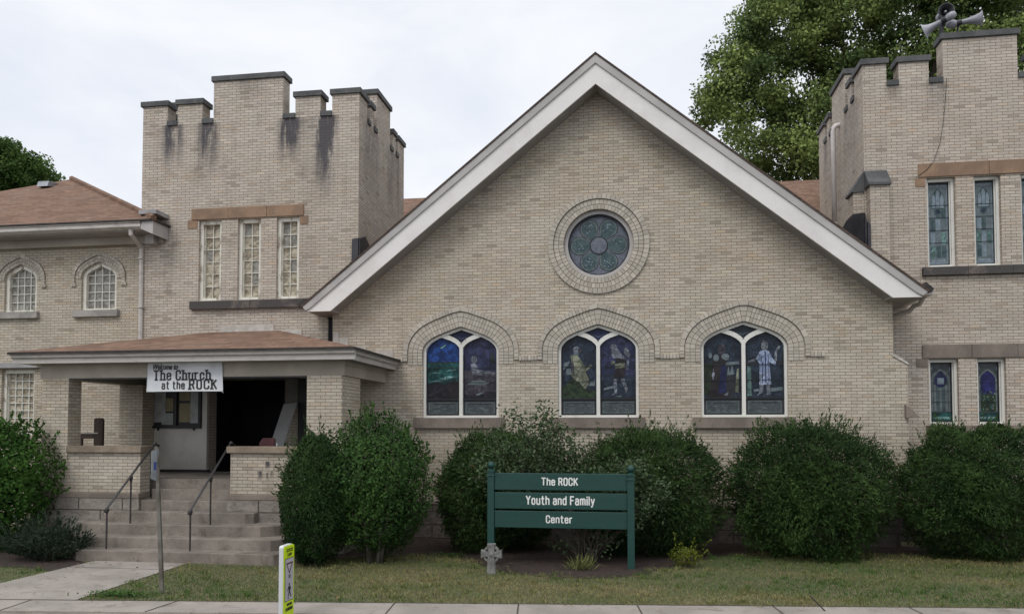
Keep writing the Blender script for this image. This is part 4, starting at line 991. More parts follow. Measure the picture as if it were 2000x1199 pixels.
B('ceiling_paint', px0+.32, qx1-.34, YP+.36, YT-.01, zbeam1-.05, zbeam1+.05).build('porch_ceiling', church)
YE = 13.22
ex0 = PX(18, YE, 690); ex1 = PX(690, YE, 690)
zeT = PZ(350, 684, YE); zeB = PZ(350, 705, YE)
gx = ex1
def gut(y): return [(y+.02, zeT), (y-.015, zeT-.035), (y+.03, zeT-.05), (y+.03, zeT-.085), (y+.085, zeT-.115), (y+.085, zeB), (y+.13, zeB), (y+.13, zeT)]
m = MB().mat('gutter_white'); m.prismx(gut(YE), ex0, ex1)
# right return of the gutter
m.prism([(gx-(y-YE-.0)+.0, z) for y, z in gut(YE)], YE+.14, YG-.01)
m.build('gutter', church)
B('soffit', ex0+.1, gx-.1, YE+.13, YP+.02, zeB-.0, zeB+.04).build('soffit', church)
B('soffit', qx1-.2, gx-.1, YP+.02, YG-.01, zeB-.0, zeB+.04).build('soffit', church)
B('soffit', ex0+.1, px0+.2, YP+.02, YT-.01, zeB-.0, zeB+.04).build('soffit', church)
B('trim_beige', qx1+.04, qx1+.06, YP, YG-.01, zbeam1-.1, zeB).build('frieze_board', church)
t0 = P(408, 649, YT-.02); t1 = P(545, 645, YT-.02); bR = P(655, 668, YG)
e0 = (ex0-.03, YE-.02, zeT+.015); e1 = (gx+.03, YE-.02, zeT+.015)
T0 = (t0[0], YT-.005, t0[1]); T1 = (t1[0], YT-.005, t1[1]); zb1 = zeT+.02
Bq0 = (ex0-.03, YT-.005, zb1); Bq1 = (gx+.03, YG-.005, zb1); Bq2 = (XL+.02, YG-.005, zb1+(T1[2]-zb1)*.35)
m = MB().mat('shingle'); n = m.add([e0, e1, Bq1, T1, T0, Bq0, (T1[0], YG+.38, T1[2]-.02)])
m.face([n, n+1, n+3, n+4]); m.face([n+1, n+2, n+3]); m.face([n, n+4, n+5])
n2 = m.add([(p[0], p[1], p[2]-.045) for p in (e0, e1, Bq1, Bq0)])
m.mat('roof_edge'); m.face([n, n2, n2+1, n+1]); m.face([n+1, n2+1, n2+2, n+2]); m.face([n+5, n2+3, n2, n]); m.face([n2, n2+3, n2+2, n2+1])
m.build('porch_roof', church)
# flashing and caulk patches where the porch roof meets the walls
def sil(u): return (689-(u-45)*39/345) if u < 395 else (650-5*math.sin((u-395)/130*math.pi) if u < 525 else 646+(u-525)*.165)
for ua, ub, v0, v1, y in ((430, 470, 636, 648, YT), (470, 535, 633, 647, YT), (535, 590, 644, 658, YT), (652, 662, 650, 672, YG), (662, 680, 660, 678, YG), (735, 768, 684, 702, YG), (690, 715, 676, 690, YG)):
    x0, z0 = P(ua, v1+4, y); x1, z1 = P(ub, v0, y); B('caulk_patch', x0, x1, y-.025, y+.01, z0, z1).build('flashing', church)
B('interior', PX(640, YT-.002), XL-.002, YT-.012, YT-.001, PZ(640, 672, YT), 4.66).build('gap_shadow_strip', church)  # thin dark strip standing in for the shade between tower and gable
# door leaf panel, frame, dark interior
m = MB().mat('door_paint').box(wx0, PX(398, YT), YT-.05, YT-.002, zfl+.06, dz1+.15)
dp = m.build('door_surround', church)
B('dark_paint', wx0-.0, dx0+.05, YT-.06, YT-.002, zfl+.0, zfl+.058).build('threshold', dp)
B('door_paint', PX(399, YT), dx0+.005, YT-.09, YT-.002, zfl+.06, dz1+.1).build('door_jamb', dp)
B('dark_paint', PX(258, YT), wx0-.002, YT-.07, YT-.002, zfl, dz1+.2).build('door_jamb', dp)
B('ceiling_paint', dx0, dx1+.3, YT-.045, YT-.002, dz1+.001, dz1+.16).build('door_head', dp)
B('ceiling_paint', dx1-.0, PX(583, YT), YT-.04, YT-.002, PZ(570, 790, YT), dz1).build('door_jamb', dp)
B('dark_paint', PX(583, YT), PX(600, YT), YT-.03, YT-.002, zfl, dz1).build('door_jamb', dp)
B('ceiling_paint', dx1, PX(583, YT), YT-.06, YT-.041, PZ(570, 772, YT), PZ(570, 768, YT)).build('rail', dp)
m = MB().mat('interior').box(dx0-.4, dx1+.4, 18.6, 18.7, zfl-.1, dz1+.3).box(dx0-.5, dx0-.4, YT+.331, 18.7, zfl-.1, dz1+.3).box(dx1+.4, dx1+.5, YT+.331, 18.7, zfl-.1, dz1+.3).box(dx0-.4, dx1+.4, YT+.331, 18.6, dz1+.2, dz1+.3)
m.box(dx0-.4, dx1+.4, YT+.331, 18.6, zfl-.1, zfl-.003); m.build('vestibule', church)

# ================================================================== steps and rails
steps = MB().mat('step_concrete')
td = .33
Y1 = YP-4*td+.02
xsL, xsR = PX(150, 12.3, 1090), PX(541, 12.3, 1090)
ext = [(PX(148, Y1, 1090), PX(533, Y1, 1090)), (PX(156, Y1+td, 1060), PX(528, Y1+td, 1060)), (PX(158, Y1+2*td, 1040), PX(508, Y1+2*td, 1040)), (PX(202, Y1+3*td, 1010), PX(478, Y1+3*td, 1010))]
stp = thing('concrete_steps', ((xsL+xsR)/2, Y1+1, 0), 'seven worn concrete steps with chamfered corners rising to the dark porch doorway', 'steps')
for k in range(7):
    y0 = Y1+td*k; z1 = rh*(k+1); z0 = -.1 if k == 0 else rh*k-.03
    m = MB().mat('step_concrete')
    if k < 4:
        xa, xb = ext[k]; ch = .30
        poly = [(xa, y0), (xb, y0), (xb+ch, y0+ch), (xb+ch, YP-.032), (xa-(ch if k < 3 else 0), YP-.032), (xa-(ch if k < 3 else 0), y0+ch)]
        if k == 3: poly = [(xa, y0), (xb, y0), (xb+.12, y0+.12), (xb+.12, YP-.032), (xa, YP-.032)]
        m.prismz(poly, z0, z1)
        m.prismz([(xa-.015, y0-.012), (xb+.006, y0-.012), (xb+.006, y0+.02), (xa-.015, y0+.02)], z1-.045, z1-.004) if False else None
    else:
        m.box(sx0+.025, sx1-.035, y0, YP+.8, z0, z1)
    m.build('step', stp, bevel=.012)
def handrail(pts_u, label):
    (ut, vt, yt), (ul, vl, yl), _b, (um0, vm0, um1, vm1, ym) = pts_u
    top = Vector((PX(ut, yt, vt), yt, PZ(ut, vt, yt))); low = Vector((PX(ul, yl, vl), yl, PZ(ul, vl, yl)))
    h = thing('handrail', (low.x, low.y, rh), label, 'handrail')
    m = MB().mat('black_metal')
    m.tube([top+Vector((.03, .12, -.03)), top+Vector((0, .03, .012)), top, low, low+Vector((-.012, -.03, -.03)), low+Vector((-.01, -.035, -.07))], .02, 8)
    m.lathe([(0, -.035), (.03, -.02), (.036, 0), (.03, .02), (0, .035)], Matrix.Translation(top+Vector((.0, .03, .012))), 10)
    m.build('rail', h, smooth=True)
    zb = rh
    m = MB().mat('black_metal').tube([low+Vector((0, 0, -.01)), (low.x, low.y, rh-.01)], .015, 8)
    m.lathe([(.015, .05), (.035, .02), (.035, -.02), (.015, -.06)], Matrix.Translation(low+Vector((0, 0, -.03))), 8); m.build('post', h)
    t = (ym-yl)/(yt-yl); p = low+(top-low)*t; k = max(1, min(7, int((ym-Y1)/td)+1))
    m = MB().mat('black_metal').tube([p, (p.x, p.y, rh*k-.01)], .015, 8); m.lathe([(.015, .03), (.034, .0), (.03, -.05), (.015, -.1)], Matrix.Translation(p+Vector((0, 0, -.02))), 8); m.build('post', h)
yb_ = Y1+.16
handrail(((301, 868, Y1+4.3*td), (209, 992, yb_), None, (257, 925, 257, 1000, Y1+2.35*td)), 'black iron handrail rising on the left of the steps, ending at the low wall')
handrail(((450, 866, Y1+4.3*td), (372, 996, yb_), None, (412, 936, 412, 1000, Y1+2.35*td)), 'black iron handrail on the right of the steps, nearer the conical shrub')

# ================================================================== banner, notice board and things in the porch
yb = YP-.03
bx0, bz0 = P(288, 765, yb); bx1, bz1 = P(434, 705, yb)
ban = thing('welcome_banner', ((bx0+bx1)/2, yb, bz0), 'white cloth banner with black lettering hanging from the porch beam', 'banner')
m = MB().mat('banner_cloth'); nx, nz = 24, 10; ids = []
for layer in (0, 1):
    for j in range(nz+1):
        for i in range(nx+1):
            a, b = i/nx, j/nz
            sag = .012*math.sin(a*math.pi)*(1-b)
            x = bx0+(bx1-bx0)*a-(.02*(1-b) if a < .05 else 0)+(.02*(1-b)*(1 if a > .95 else 0)); z = bz0+(bz1-bz0)*b+sag*.3+.006*math.sin(a*9)*(b > .9)
            ids.append(m.add([(x, yb+.004*math.sin(a*14+b*3)*(1-b)+.006*layer, z)]))
st_ = (nx+1)*(nz+1)
for layer in (0, 1):
    for j in range(nz):
        for i in range(nx):
            q = [layer*st_+j*(nx+1)+i, layer*st_+j*(nx+1)+i+1, layer*st_+(j+1)*(nx+1)+i+1, layer*st_+(j+1)*(nx+1)+i]; m.face(q)
cl_ = m.build('cloth', ban, smooth=True)
def pbox(u0, u1, v0, v1, y): a0, b1 = P(u0, v0, y); a1, b0 = P(u1, v1, y); return (a0, a1, b0, b1)
text_mesh('lettering', 'Welcome to', ban, 'letter_black', pbox(300, 348, 711, 722, yb), 'y', yb-.007, .018, .35)
stroke_text('The Church', ban, 'letter_black', pbox(300, 414, 723, 742, yb), yb-.0065, .085, True, .30)
stroke_text('at the', ban, 'letter_black', pbox(316, 361, 744, 760, yb), yb-.0065, .085, False, .28)
stroke_text('ROCK', ban, 'letter_black', pbox(367, 424, 741, 760, yb), yb-.0065, .085, True, .34)
m = MB().mat('letter_white')
for ux, vx_ in ((289, 706), (433, 706), (289, 764), (433, 765)):
    x, z = P(ux, vx_, yb); m.tube([(x, yb+.0, z), (x+(.03 if ux > 400 else -.03), yb+.02, z+(.02 if vx_ < 730 else -.015))], .004, 5)
m.build('tie_cord', ban)
nx0, nz0 = P(293, 836, YT-.1); nx1, nz1 = P(394, 738, YT-.1)
nb = thing('notice_board', ((nx0+nx1)/2, YT-.1, nz0), 'dark framed notice board with papers on the pale panel left of the doorway', 'notice board')
m = MB().mat('dark_paint'); fw = .06
m.box(nx0, nx1, YT-.13, YT-.052, nz0, nz0+fw).box(nx0, nx1, YT-.13, YT-.052, nz1-fw, nz1).box(nx0, nx0+fw, YT-.13, YT-.052, nz0+fw, nz1-fw).box(nx1-fw, nx1, YT-.13, YT-.052, nz0+fw, nz1-fw)
m.box((nx0+nx1)/2-.02, (nx0+nx1)/2+.03, YT-.125, YT-.052, nz0+fw, nz1-fw); m.box(nx0+fw, nx1-fw, YT-.075, YT-.052, nz0+fw, nz1-fw)
for q in (.15, .85): m.box(nx0+(nx1-nx0)*q-.012, nx0+(nx1-nx0)*q+.012, YT-.10, YT-.052, nz0-.05, nz0)
m.build('frame', nb)
for (a, b, c, d, mt) in ((.07, .29, .12, .94, 'paper_white'), (.22, .44, .07, .30, 'paper_white'), (.30, .44, .34, .60, 'paper_yellow'), (.56, .78, .12, .50, 'paper_yellow'), (.78, .93, .1, .9, 'paper_white'), (.56, .76, .55, .95, 'paper_yellow')):
    B(mt, nx0+(nx1-nx0)*a, nx0+(nx1-nx0)*b, YT-.081-.002*(mt == 'paper_white')*(a > .2), YT-.076, nz0+(nz1-nz0)*c, nz0+(nz1-nz0)*d).build('paper', nb)
# leaning board
ba = [P(530, 862, 15.4), P(557, 868, 15.4), P(580, 786, 16.2), P(554, 789, 16.2)]
m = MB().mat('grey_board')
q = [Vector((ba[0][0]-.12, 15.15, zfl)), Vector((ba[1][0]-.1, 15.1, zfl)), Vector((ba[2][0], 16.2, ba[2][1])), Vector((ba[3][0], 16.2, ba[3][1]))]
nrm = Vector((0, .04, .012)); m.hexa(q, [p+nrm for p in q])
tag(m.build('leaning_board', base=(q[0].x, 15.1, zfl)), 'pale grey board leaning inside the porch right of the dark doorway', 'board')
# maroon chair behind the low wall
cxp = PX(526, 14.4, 860); ct = PZ(526, 855, 14.4)
ch = thing('chair', (cxp, 14.6, zfl), 'maroon chair whose back just shows above the right porch wall', 'chair')
m = MB().mat('maroon_vinyl'); m.prism([(cxp-.2, zfl+.52), (cxp+.12, zfl+.52), (cxp+.12, ct-.03), (cxp+.09, ct), (cxp-.13, ct), (cxp-.2, ct-.1)], 14.38, 14.43); m.build('backrest', ch, bevel=.01)
B('maroon_vinyl', cxp-.2, cxp+.14, 14.44, 14.85, zfl+.42, zfl+.47).build('seat', ch, bevel=.01)
for dx in (-.18, .12):
    for yy in (14.41, 14.83): MB().mat('dull_aluminium').tube([(cxp+dx, yy, zfl), (cxp+dx, yy, zfl+(.42 if yy > 14.6 else .6))], .012, 6).build('leg', ch)
MB().mat('letter_white').tube([(cxp+.155, 14.40, zfl+.4), (cxp+.155, 14.40, ct-.1)], .012, 6).build('frame_tube', ch)
# wooden bench, side on, on the left of the porch
yq = 14.9
wxa = PX(183, yq, 850); wxb = PX(200, yq, 850); wtop = PZ(190, 816, yq); arm = PZ(172, 845, yq); axl = PX(158, yq, 850)
bn = thing('wooden_bench', ((wxa+axl)/2, yq, zfl), 'dark brown wooden bench standing side-on behind the left porch wall', 'bench')
m = MB().mat('brown_wood').prism([(wxa, zfl), (wxb, zfl), (wxb, wtop-.05), (wxb-.03, wtop), (wxa+.03, wtop), (wxa, wtop-.03)], yq, yq+.06); m.build('back_post', bn)
m = MB().mat('brown_wood').box(wxa+.08, wxb+.03, yq+.06, yq+1.2, zfl+.40, zfl+.52); m.build('backrest', bn)
B('brown_wood', axl-.05, wxa-.003, yq, yq+.05, arm-.12, arm-.02).build('arm_support', bn)
B('gutter_white', axl-.06, wxa+.1, yq-.02, yq+.06, arm-.02, arm+.005).build('armrest', bn)
B('brown_wood', axl-.05, axl+.02, yq, yq+.05, zfl, arm-.12).build('leg', bn)
B('brown_wood', axl-.05, wxa, yq+.06, yq+1.2, zfl+.40, zfl+.44).build('seat', bn)
B('brown_wood', axl-.05, axl+.02, yq+1.15, yq+1.2, zfl, zfl+.40).build('leg', bn)

# ================================================================== loudspeakers and cable
def horn(u, v, y, d, mouth, ln, label, inside=False):
    x, z = P(u, v, y); c = Vector((x, y, z)); d = Vector(d).normalized()
    rot = d.to_track_quat('Z', 'Y').to_matrix().to_4x4(); M_ = Matrix.Translation(c) @ rot
    t = thing('loudspeaker', (x, y, z-mouth), label, 'loudspeaker', 'horn loudspeakers on the right tower')
    m = MB().mat('horn_white')
    prof = [(.045, -ln*.5), (.05, -ln*.2), (.06, 0), (.085, ln*.25), (mouth*.78, ln*.44), (mouth, ln*.5), (mouth+.004, ln*.505), (mouth+.003, ln*.49)]
    m.lathe(prof, M_, 24)
    m.build('horn', t, smooth=True)
    m = MB().mat('horn_dark'); m.lathe([(mouth*.99, ln*.50), (mouth*.90, ln*.475), (mouth*.70, ln*.43), (.066, ln*.22), (.04, 0), (0, 0)], M_, 24); m.build('horn_throat', t, smooth=True)
    m = MB().mat('horn_white'); m.lathe([(0, ln*.44), (.022, ln*.43), (.026, ln*.36), (.012, 0)], M_, 12); m.build('reflector', t, smooth=True)
    m = MB().mat('horn_white'); m.lathe([(0, -ln*.98), (.05, -ln*.95), (.08, -ln*.80), (.08, -ln*.62), (.05, -ln*.5)], M_, 16); m.build('driver', t, smooth=True)
    zc = zcR+CT
    m = MB().mat('horn_dark'); p = c-d*ln*.42; m.tube([p, p+Vector((0, .08, -.1)), (p.x, p.y+.1, zc)], .022, 6); m.lathe([(.055, -.05), (.06, 0), (.055, .05)], Matrix.Translation(p) @ rot, 12); m.build('bracket', t)
    return t
yh = YR+.15
horn(1826, 50, yh, (-.80, .50, -.30), .165, .42, 'white horn loudspeaker pointing left and down off the tower edge')
horn(1843, 27, yh, (-.05, -1, -.18), .15, .32, 'dark-mouthed horn loudspeaker facing the street, set highest of the three')
horn(1893, 41, yh, (.96, -.2, .05), .145, .44, 'white horn loudspeaker pointing right, above the middle of the coping')
m = MB().mat('letter_black')
cb = [(1849, 152), (1847, 190), (1843, 235), (1836, 280), (1825, 312), (1812, 330), (1797, 341), (1789, 347)]
m.tube([(PX(u, YR-.05, v), YR-.045, PZ(u, v, YR-.05)) for u, v in cb], .0055, 6)
tag(m.build('cable', base=(PX(1849, YR, 152), YR, PZ(1800, 340, YR))), 'thin dark cable hanging down the right tower from the parapet to the orange lintel', 'cable')

# ================================================================== yard sign
YS = 12.95
def sp(u, v, y=YS): return P(u, v, y)
sgn = thing('yard_sign', (PX(1096, YS), YS, 0), 'green wooden sign of three lettered boards between two ball-topped posts', 'sign')
for (ua, ub, vt, vbt) in ((953, 966, 921, 897), (1225, 1239, 929, 904)):
    x0, x1 = PX(ua, YS, 950), PX(ub, YS, 950); zt = PZ(ua, vt, YS); xm = (x0+x1)/2; r = (x1-x0)/2
    m = MB().mat('green_paint').box(x0, x1, YS-r, YS+r, -.1, zt)
    m.box(x0-.012, x1+.012, YS-r-.012, YS+r+.012, zt-.07, zt-.045)
    po = m.build('post', sgn, bevel=.004)
    m = MB().mat('green_paint').box(x0-.008, x1+.008, YS-r-.008, YS+r+.008, zt, zt+.03)
    m.lathe([(r*.9, zt+.03), (r*.5, zt+.05), (r*.55, zt+.06)], Matrix.Translation((xm, YS, 0)), 16)
    R_ = .062; zc = zt+.055+R_*.9
    m.lathe([(R_*math.sin(a), zc-R_*math.cos(a)) for a in [math.pi*k/10 for k in range(11)]], Matrix.Translation((xm, YS, 0)), 18)
    m.build('ball_finial', po, smooth=False)
xb0, xb1 = PX(966, YS, 950), PX(1225, YS, 950)
for (vt, vb, txt, u0, u1, t0_, t1_) in ((924, 957, 'The ROCK', 1057, 1129, 932, 948.5), (962, 994, 'Youth and Family', 1027, 1162, 967, 990.5), (998, 1031, 'Center', 1066, 1118, 1005.5, 1022)):
    zt, zb = PZ(1096, vt, YS), PZ(1096, vb, YS)
    b_ = B('green_paint', xb0+.001, xb1-.001, YS-.03, YS+.02, zb, zt).build('board', sgn, bevel=.006)
    q = pbox(u0, u1, t0_, t1_, YS-.03)
    stroke_text(txt, b_, 'letter_white', q, YS-.0305, .088)

# ================================================================== stone cross
cx0, cy0 = G(960, 1121); cy0 += .05
def cu_(u): return PX(u, cy0, 1090)
crs = thing('stone_cross', (cu_(960), cy0, 0), 'small weathered grey stone ringed cross standing in the lawn before the sign post', 'cross')
xm = cu_(960); s_ = (cu_(980)-cu_(940))/40
zc = PZ(960, 1081, cy0)
def cz_(v): return PZ(960, v, cy0)
m = MB().mat('cross_stone')
m.prism([(xm-9*s_, -.05), (xm-6.5*s_, zc-6*s_), (xm-6*s_, zc), (xm-6.5*s_, zc+12*s_), (xm-8*s_, cz_(1061)), (xm+8*s_, cz_(1061)), (xm+6.5*s_, zc+12*s_), (xm+6*s_, zc), (xm+6.5*s_, zc-6*s_), (xm+9*s_, -.05)], cy0-.05, cy0+.05)
m.build('shaft', crs, bevel=.008)
m = MB().mat('cross_stone')
for s in (-1, 1): m.prism([(xm+s*6*s_, zc-4.5*s_), (xm+s*14*s_, zc-6*s_), (xm+s*20*s_, zc-8*s_), (xm+s*20*s_, zc+8*s_), (xm+s*14*s_, zc+6*s_), (xm+s*6*s_, zc+4.5*s_)], cy0-.047, cy0+.047)
m.build('arms', crs, bevel=.006)
m = MB().mat('cross_stone'); ring(m, 12.5*s_, 16.5*s_, cy0-.034, cy0+.034, 36, xm, zc); m.build('ring', crs)
m = MB().mat('cross_stone'); m.lathe([(0, .02), (4.5*s_, .008), (5*s_, 0)], Matrix.Translation((xm, cy0-.05, zc)) @ Matrix.Rotation(math.pi/2, 4, 'X'), 16); m.build('boss', crs)

# ================================================================== sign post and crossing sign
gx_, gy_ = G(317, 1158)
post = thing('signpost', (gx_, gy_, 0), 'thin rusty metal signpost with a narrow edge-on plate, standing by the walkway', 'signpost')
zt = PZ(306, 872, gy_); xt = PX(306, gy_, 872)
m = MB().mat('galvanised'); m.hexa([(gx_-.028, gy_-.015, -.1), (gx_+.028, gy_-.015, -.1), (gx_+.028, gy_+.02, -.1), (gx_-.028, gy_+.02, -.1)], [(xt-.02, gy_-.015, zt), (xt+.02, gy_-.015, zt), (xt+.02, gy_+.02, zt), (xt-.02, gy_+.02, zt)])
m.build('post', post)
xa, za = P(302, 880, gy_); zb2 = PZ(306, 940, gy_)
an = math.radians(66); dd = Vector((math.cos(an)*.0, 0, 0))
m = MB().mat('dull_aluminium')
c0 = Vector((xa+.012, gy_-.09, 0)); d_ = Vector((.043, .1, 0)); tn = Vector((.004, -.002, 0))
lo = [(c0+tn)+Vector((0, 0, zb2+.04)), c0+d_+tn+Vector((0, 0, zb2)), c0+d_-tn+Vector((0, 0, zb2)), c0-tn+Vector((0, 0, zb2+.04))]
hi = [(c0+tn)+Vector((0, 0, za)), c0+d_+tn+Vector((0, 0, za+.02)), c0+d_-tn+Vector((0, 0, za+.02)), c0-tn+Vector((0, 0, za))]
m.hexa(lo, hi); pl = m.build('sign_plate', post)
m = MB().mat('blue_mark'); zz = (za+zb2)/2
e_ = Vector((.002, -.004, 0))
p0 = c0+d_*.35+e_+tn; p1 = c0+d_*.7+e_+tn
n = m.add([p0+Vector((0, 0, zz-.05)), p1+Vector((0, 0, zz-.05)), p1+Vector((0, 0, zz+.06)), p0+Vector((0, 0, zz+.06))]); m.face([n, n+1, n+2, n+3]); m.build('marking', pl)
# in-street crossing sign
ys0 = 8.75; xs_ = PX(555, ys0, 1070); ys1 = None
for k in range(400):
    yy = ys0+k*.002
    if True:
        xc2 = xs_*math.cos(YAW)+yy*math.sin(YAW); dc = -xs_*math.sin(YAW)+yy*math.cos(YAW)
        if U0+F*xc2/(dc*math.cos(PIT)) >= 577.5: ys1 = yy; break
zt = PZ(553, 1068, ys0); hgt = .93; pxm = hgt/170.
cs = thing('crossing_sign', (xs_-.03, (ys0+ys1)/2, -.13), 'fluorescent yellow-green pedestrian crossing sign standing edge-on at the kerb', 'sign')
def rr_poly(y0, y1, z0, z1, r, n=4):
    pts = []
    for (cy, cz, a0) in ((y1-r, z1-r, 0), (y0+r, z1-r, 90), (y0+r, z0+r, 180), (y1-r, z0+r, 270)):
        for k in range(n+1): a = math.radians(a0+90*k/n); pts.append((cy+r*math.cos(a), cz+r*math.sin(a)))
    return pts
W_ = ys1-ys0
MB().mat('white_plastic').prismx(rr_poly(ys0-.0, ys1-.02, zt-1.0, zt+.01, .03), xs_-.062, xs_-.012).build('plastic_core', cs)
MB().mat('fluorescent_yellow').prismx(rr_poly(ys0+.012, ys1, zt-.93, zt, .025), xs_-.011, xs_-.003).build('yellow_panel', cs)
wt, wb = zt-27*pxm, zt-117*pxm
MB().mat('letter_black').prismx(rr_poly(ys0+.032, ys1-.02, wb-.005, wt+.005, .012), xs_-.003, xs_-.001).build('panel_border', cs)
wp = MB().mat('sign_white').prismx(rr_poly(ys0+.040, ys1-.028, wb+.003, wt-.003, .010), xs_-.001, xs_+.001).build('white_panel', cs)
text_mesh('lettering', 'STATE', cs, 'letter_black', (ys0+W_*.25, ys0+W_*.85, zt-13*pxm, zt-6*pxm), 'x', xs_-.002, .02, 0, .003)
text_mesh('lettering', 'LAW', cs, 'letter_black', (ys0+W_*.35, ys0+W_*.75, zt-22.5*pxm, zt-15.5*pxm), 'x', xs_-.002, .02, 0, .003)
text_mesh('lettering', 'WITHIN', cs, 'letter_black', (ys0+W_*.3, ys0+W_*.8, zt-128*pxm, zt-122*pxm), 'x', xs_-.002, .02, 0, .003)
text_mesh('lettering', 'CROSSWALK', cs, 'letter_black', (ys0+W_*.2, ys0+W_*.9, zt-138*pxm, zt-131*pxm), 'x', xs_-.002, .02, 0, .003)
text_mesh('lettering', 'TO', wp, 'letter_black', (ys0+W_*.42, ys0+W_*.62, zt-70*pxm, zt-62*pxm), 'x', xs_+.0015, .01, 0, .002)
ym_ = ys0+W_*.52
tri = [(ym_-W_*.33, zt-36*pxm), (ym_+W_*.33, zt-36*pxm), (ym_, zt-60*pxm)]; tin = [(ym_-W_*.23, zt-39*pxm), (ym_+W_*.23, zt-39*pxm), (ym_, zt-55.5*pxm)]
MB().mat('sign_red').prismx(tri, xs_+.001, xs_+.003, [tin]).build('yield_symbol', wp)
m = MB().mat('letter_black'); k = pxm
def man(pts): m.prismx([(ym_+a*W_*.026*1.0, zt+b*k) for a, b in pts], xs_+.001, xs_+.003)
man([(2.2*math.cos(t), -82+2.6*math.sin(t)) for t in [2*math.pi*q/10 for q in range(10)]])
man([(-2, -85.5), (3, -85.5), (6, -92), (4, -96), (3, -92), (2.5, -97), (-2, -97), (-2.5, -90), (-6, -96), (-7.5, -95), (-4, -88)])
man([(-2, -97), (2.5, -97), (5, -104), (8, -110), (5.5, -111), (2, -104), (0, -100), (-2, -105), (-4, -112), (-1, -113.5), (-1.5, -111.5), (-5, -113), (-4.5, -105)])
m.build('pedestrian_symbol', wp)
m = MB().mat('letter_black'); m.box(xs_-.2, xs_+.14, ys0-.02, ys1+.02, -.13, -.095); m.build('rubber_base', cs)
# stray rod at the pavement edge
r0 = G(1613, 1194); m = MB().mat('letter_black')
rr0 = Vector((r0[0], r0[1]-.02, 0)); tp = P(1582, 1163, r0[1]+.02)
m.tube([rr0, (tp[0], r0[1]+.02, tp[1])], .008, 6); tag(m.build('rod', base=rr0), 'thin black rod leaning out of the grass at the pavement edge', 'rod')

# ================================================================== ground
gw = MB()
L0 = Vector((*G(0, 1172), 0)); R0 = Vector((*G(2000, 1189), 0)); dr = (R0-L0).normalized(); nr = Vector((dr.y, -dr.x, 0))
def sheet(name, pts, z, mat, label=None, kind='structure'):
    m = MB().mat(mat); n = m.add([(p[0], p[1], z) for p in pts])
    for tri in tessellate_polygon([[Vector((p[0], p[1], 0)) for p in pts]]): m.face([n+i for i in tri])
    o = m.build(name); o['kind'] = kind; return o
# lawn soil
m_, nt, b_ = new_mat('lawn_soil')
p_ = pos(nt); n1 = noise(nt, p_, 1.1, 6, .65); n2 = noise(nt, p_, 14, 5, .7)
c = mixc(nt, ramp(nt, n1, .38, .62), (.085, .10, .036), (.14, .12, .06)); c = mixc(nt, mth(nt, 'MULTIPLY', ramp(nt, n2, .4, .7), .7), c, (.035, .042, .016)); L(nt, c, b_.inputs['Base Color']); b_.inputs['Roughness'].default_value = .95
bump(nt, b_, n2, .8, .03)
Lf = L0-dr*60; Rf = R0+dr*60
SW = .62
kb = nr*SW
sheet('ground', [Lf+dr*0, Rf, (90, 160, 0), (-90, 160, 0)], 0, 'lawn_soil')
m = MB().mat('concrete'); a, b = Lf, Rf; c_, d_ = Rf+kb, Lf+kb
m.hexa([(p.x, p.y, -.2) for p in (d_, c_, b, a)], [(p.x, p.y, .012) for p in (d_, c_, b, a)]); o = m.build('sidewalk'); o['kind'] = 'structure'
m = MB().mat('joint_dirt')
def line_strip(p, q, w, z):
    d = (q-p).normalized(); nn = Vector((-d.y, d.x, 0))*w/2
    n = m.add([(x.x, x.y, z) for x in (p-nn, p+nn, q+nn, q-nn)]); m.face([n, n+1, n+2, n+3])
for u in (770, 1013, 1243, 1503, 1760, 40):
    g0 = Vector((*G(u, 1180), 0)); t = (g0-L0).dot(dr); p = L0+dr*t; line_strip(p, p+kb, .018, .0165)
p = L0+dr*((Vector((*G(345, 1176), 0))-L0).dot(dr)); line_strip(p, p+kb*1.0+dr*-.12, .022, .0165)
line_strip(L0-dr*3, L0+dr*30, .03, .0165)
o = m.build('pavement_joints'); o['kind'] = 'structure'
m = MB().mat('step_concrete'); a, b = Lf+kb, Rf+kb; kk = nr*.16
m.hexa([(p.x, p.y, -.2) for p in (a+kk, b+kk, b, a)], [(p.x, p.y, -.004) for p in (a+kk, b+kk, b, a)]); o = m.build('kerb'); o['kind'] = 'structure'
sheet('road', [Lf+kb+kk, (-70, -40, 0), (70, -40, 0), Rf+kb+kk], -.13, 'asphalt')
# walkway
wkL0 = Vector((PX(185, Y1, 1100), Y1, 0)); wkR0 = Vector((PX(366, Y1, 1100), Y1, 0))
gl = G(0, 1158); wkL1 = Vector((wkL0.x-.03, 0, 0)); wkR1 = Vector((wkR0.x+.10, 0, 0))
def on_edge(x): t = (x-L0.x)/dr.x; return L0+dr*t
wkL1 = on_edge(wkL0.x-.05); wkR1 = on_edge(wkR0.x+.14)
sheet('walkway', [wkL1, wkR1, wkR0, wkL0], .008, 'concrete')
m = MB().mat('joint_dirt'); yj = wkL0.y-.62; line_strip(Vector((wkL0.x, yj, 0)), Vector((wkR0.x+.05, yj, 0)), .014, .0125); o = m.build('walkway_joint'); o['kind'] = 'structure'
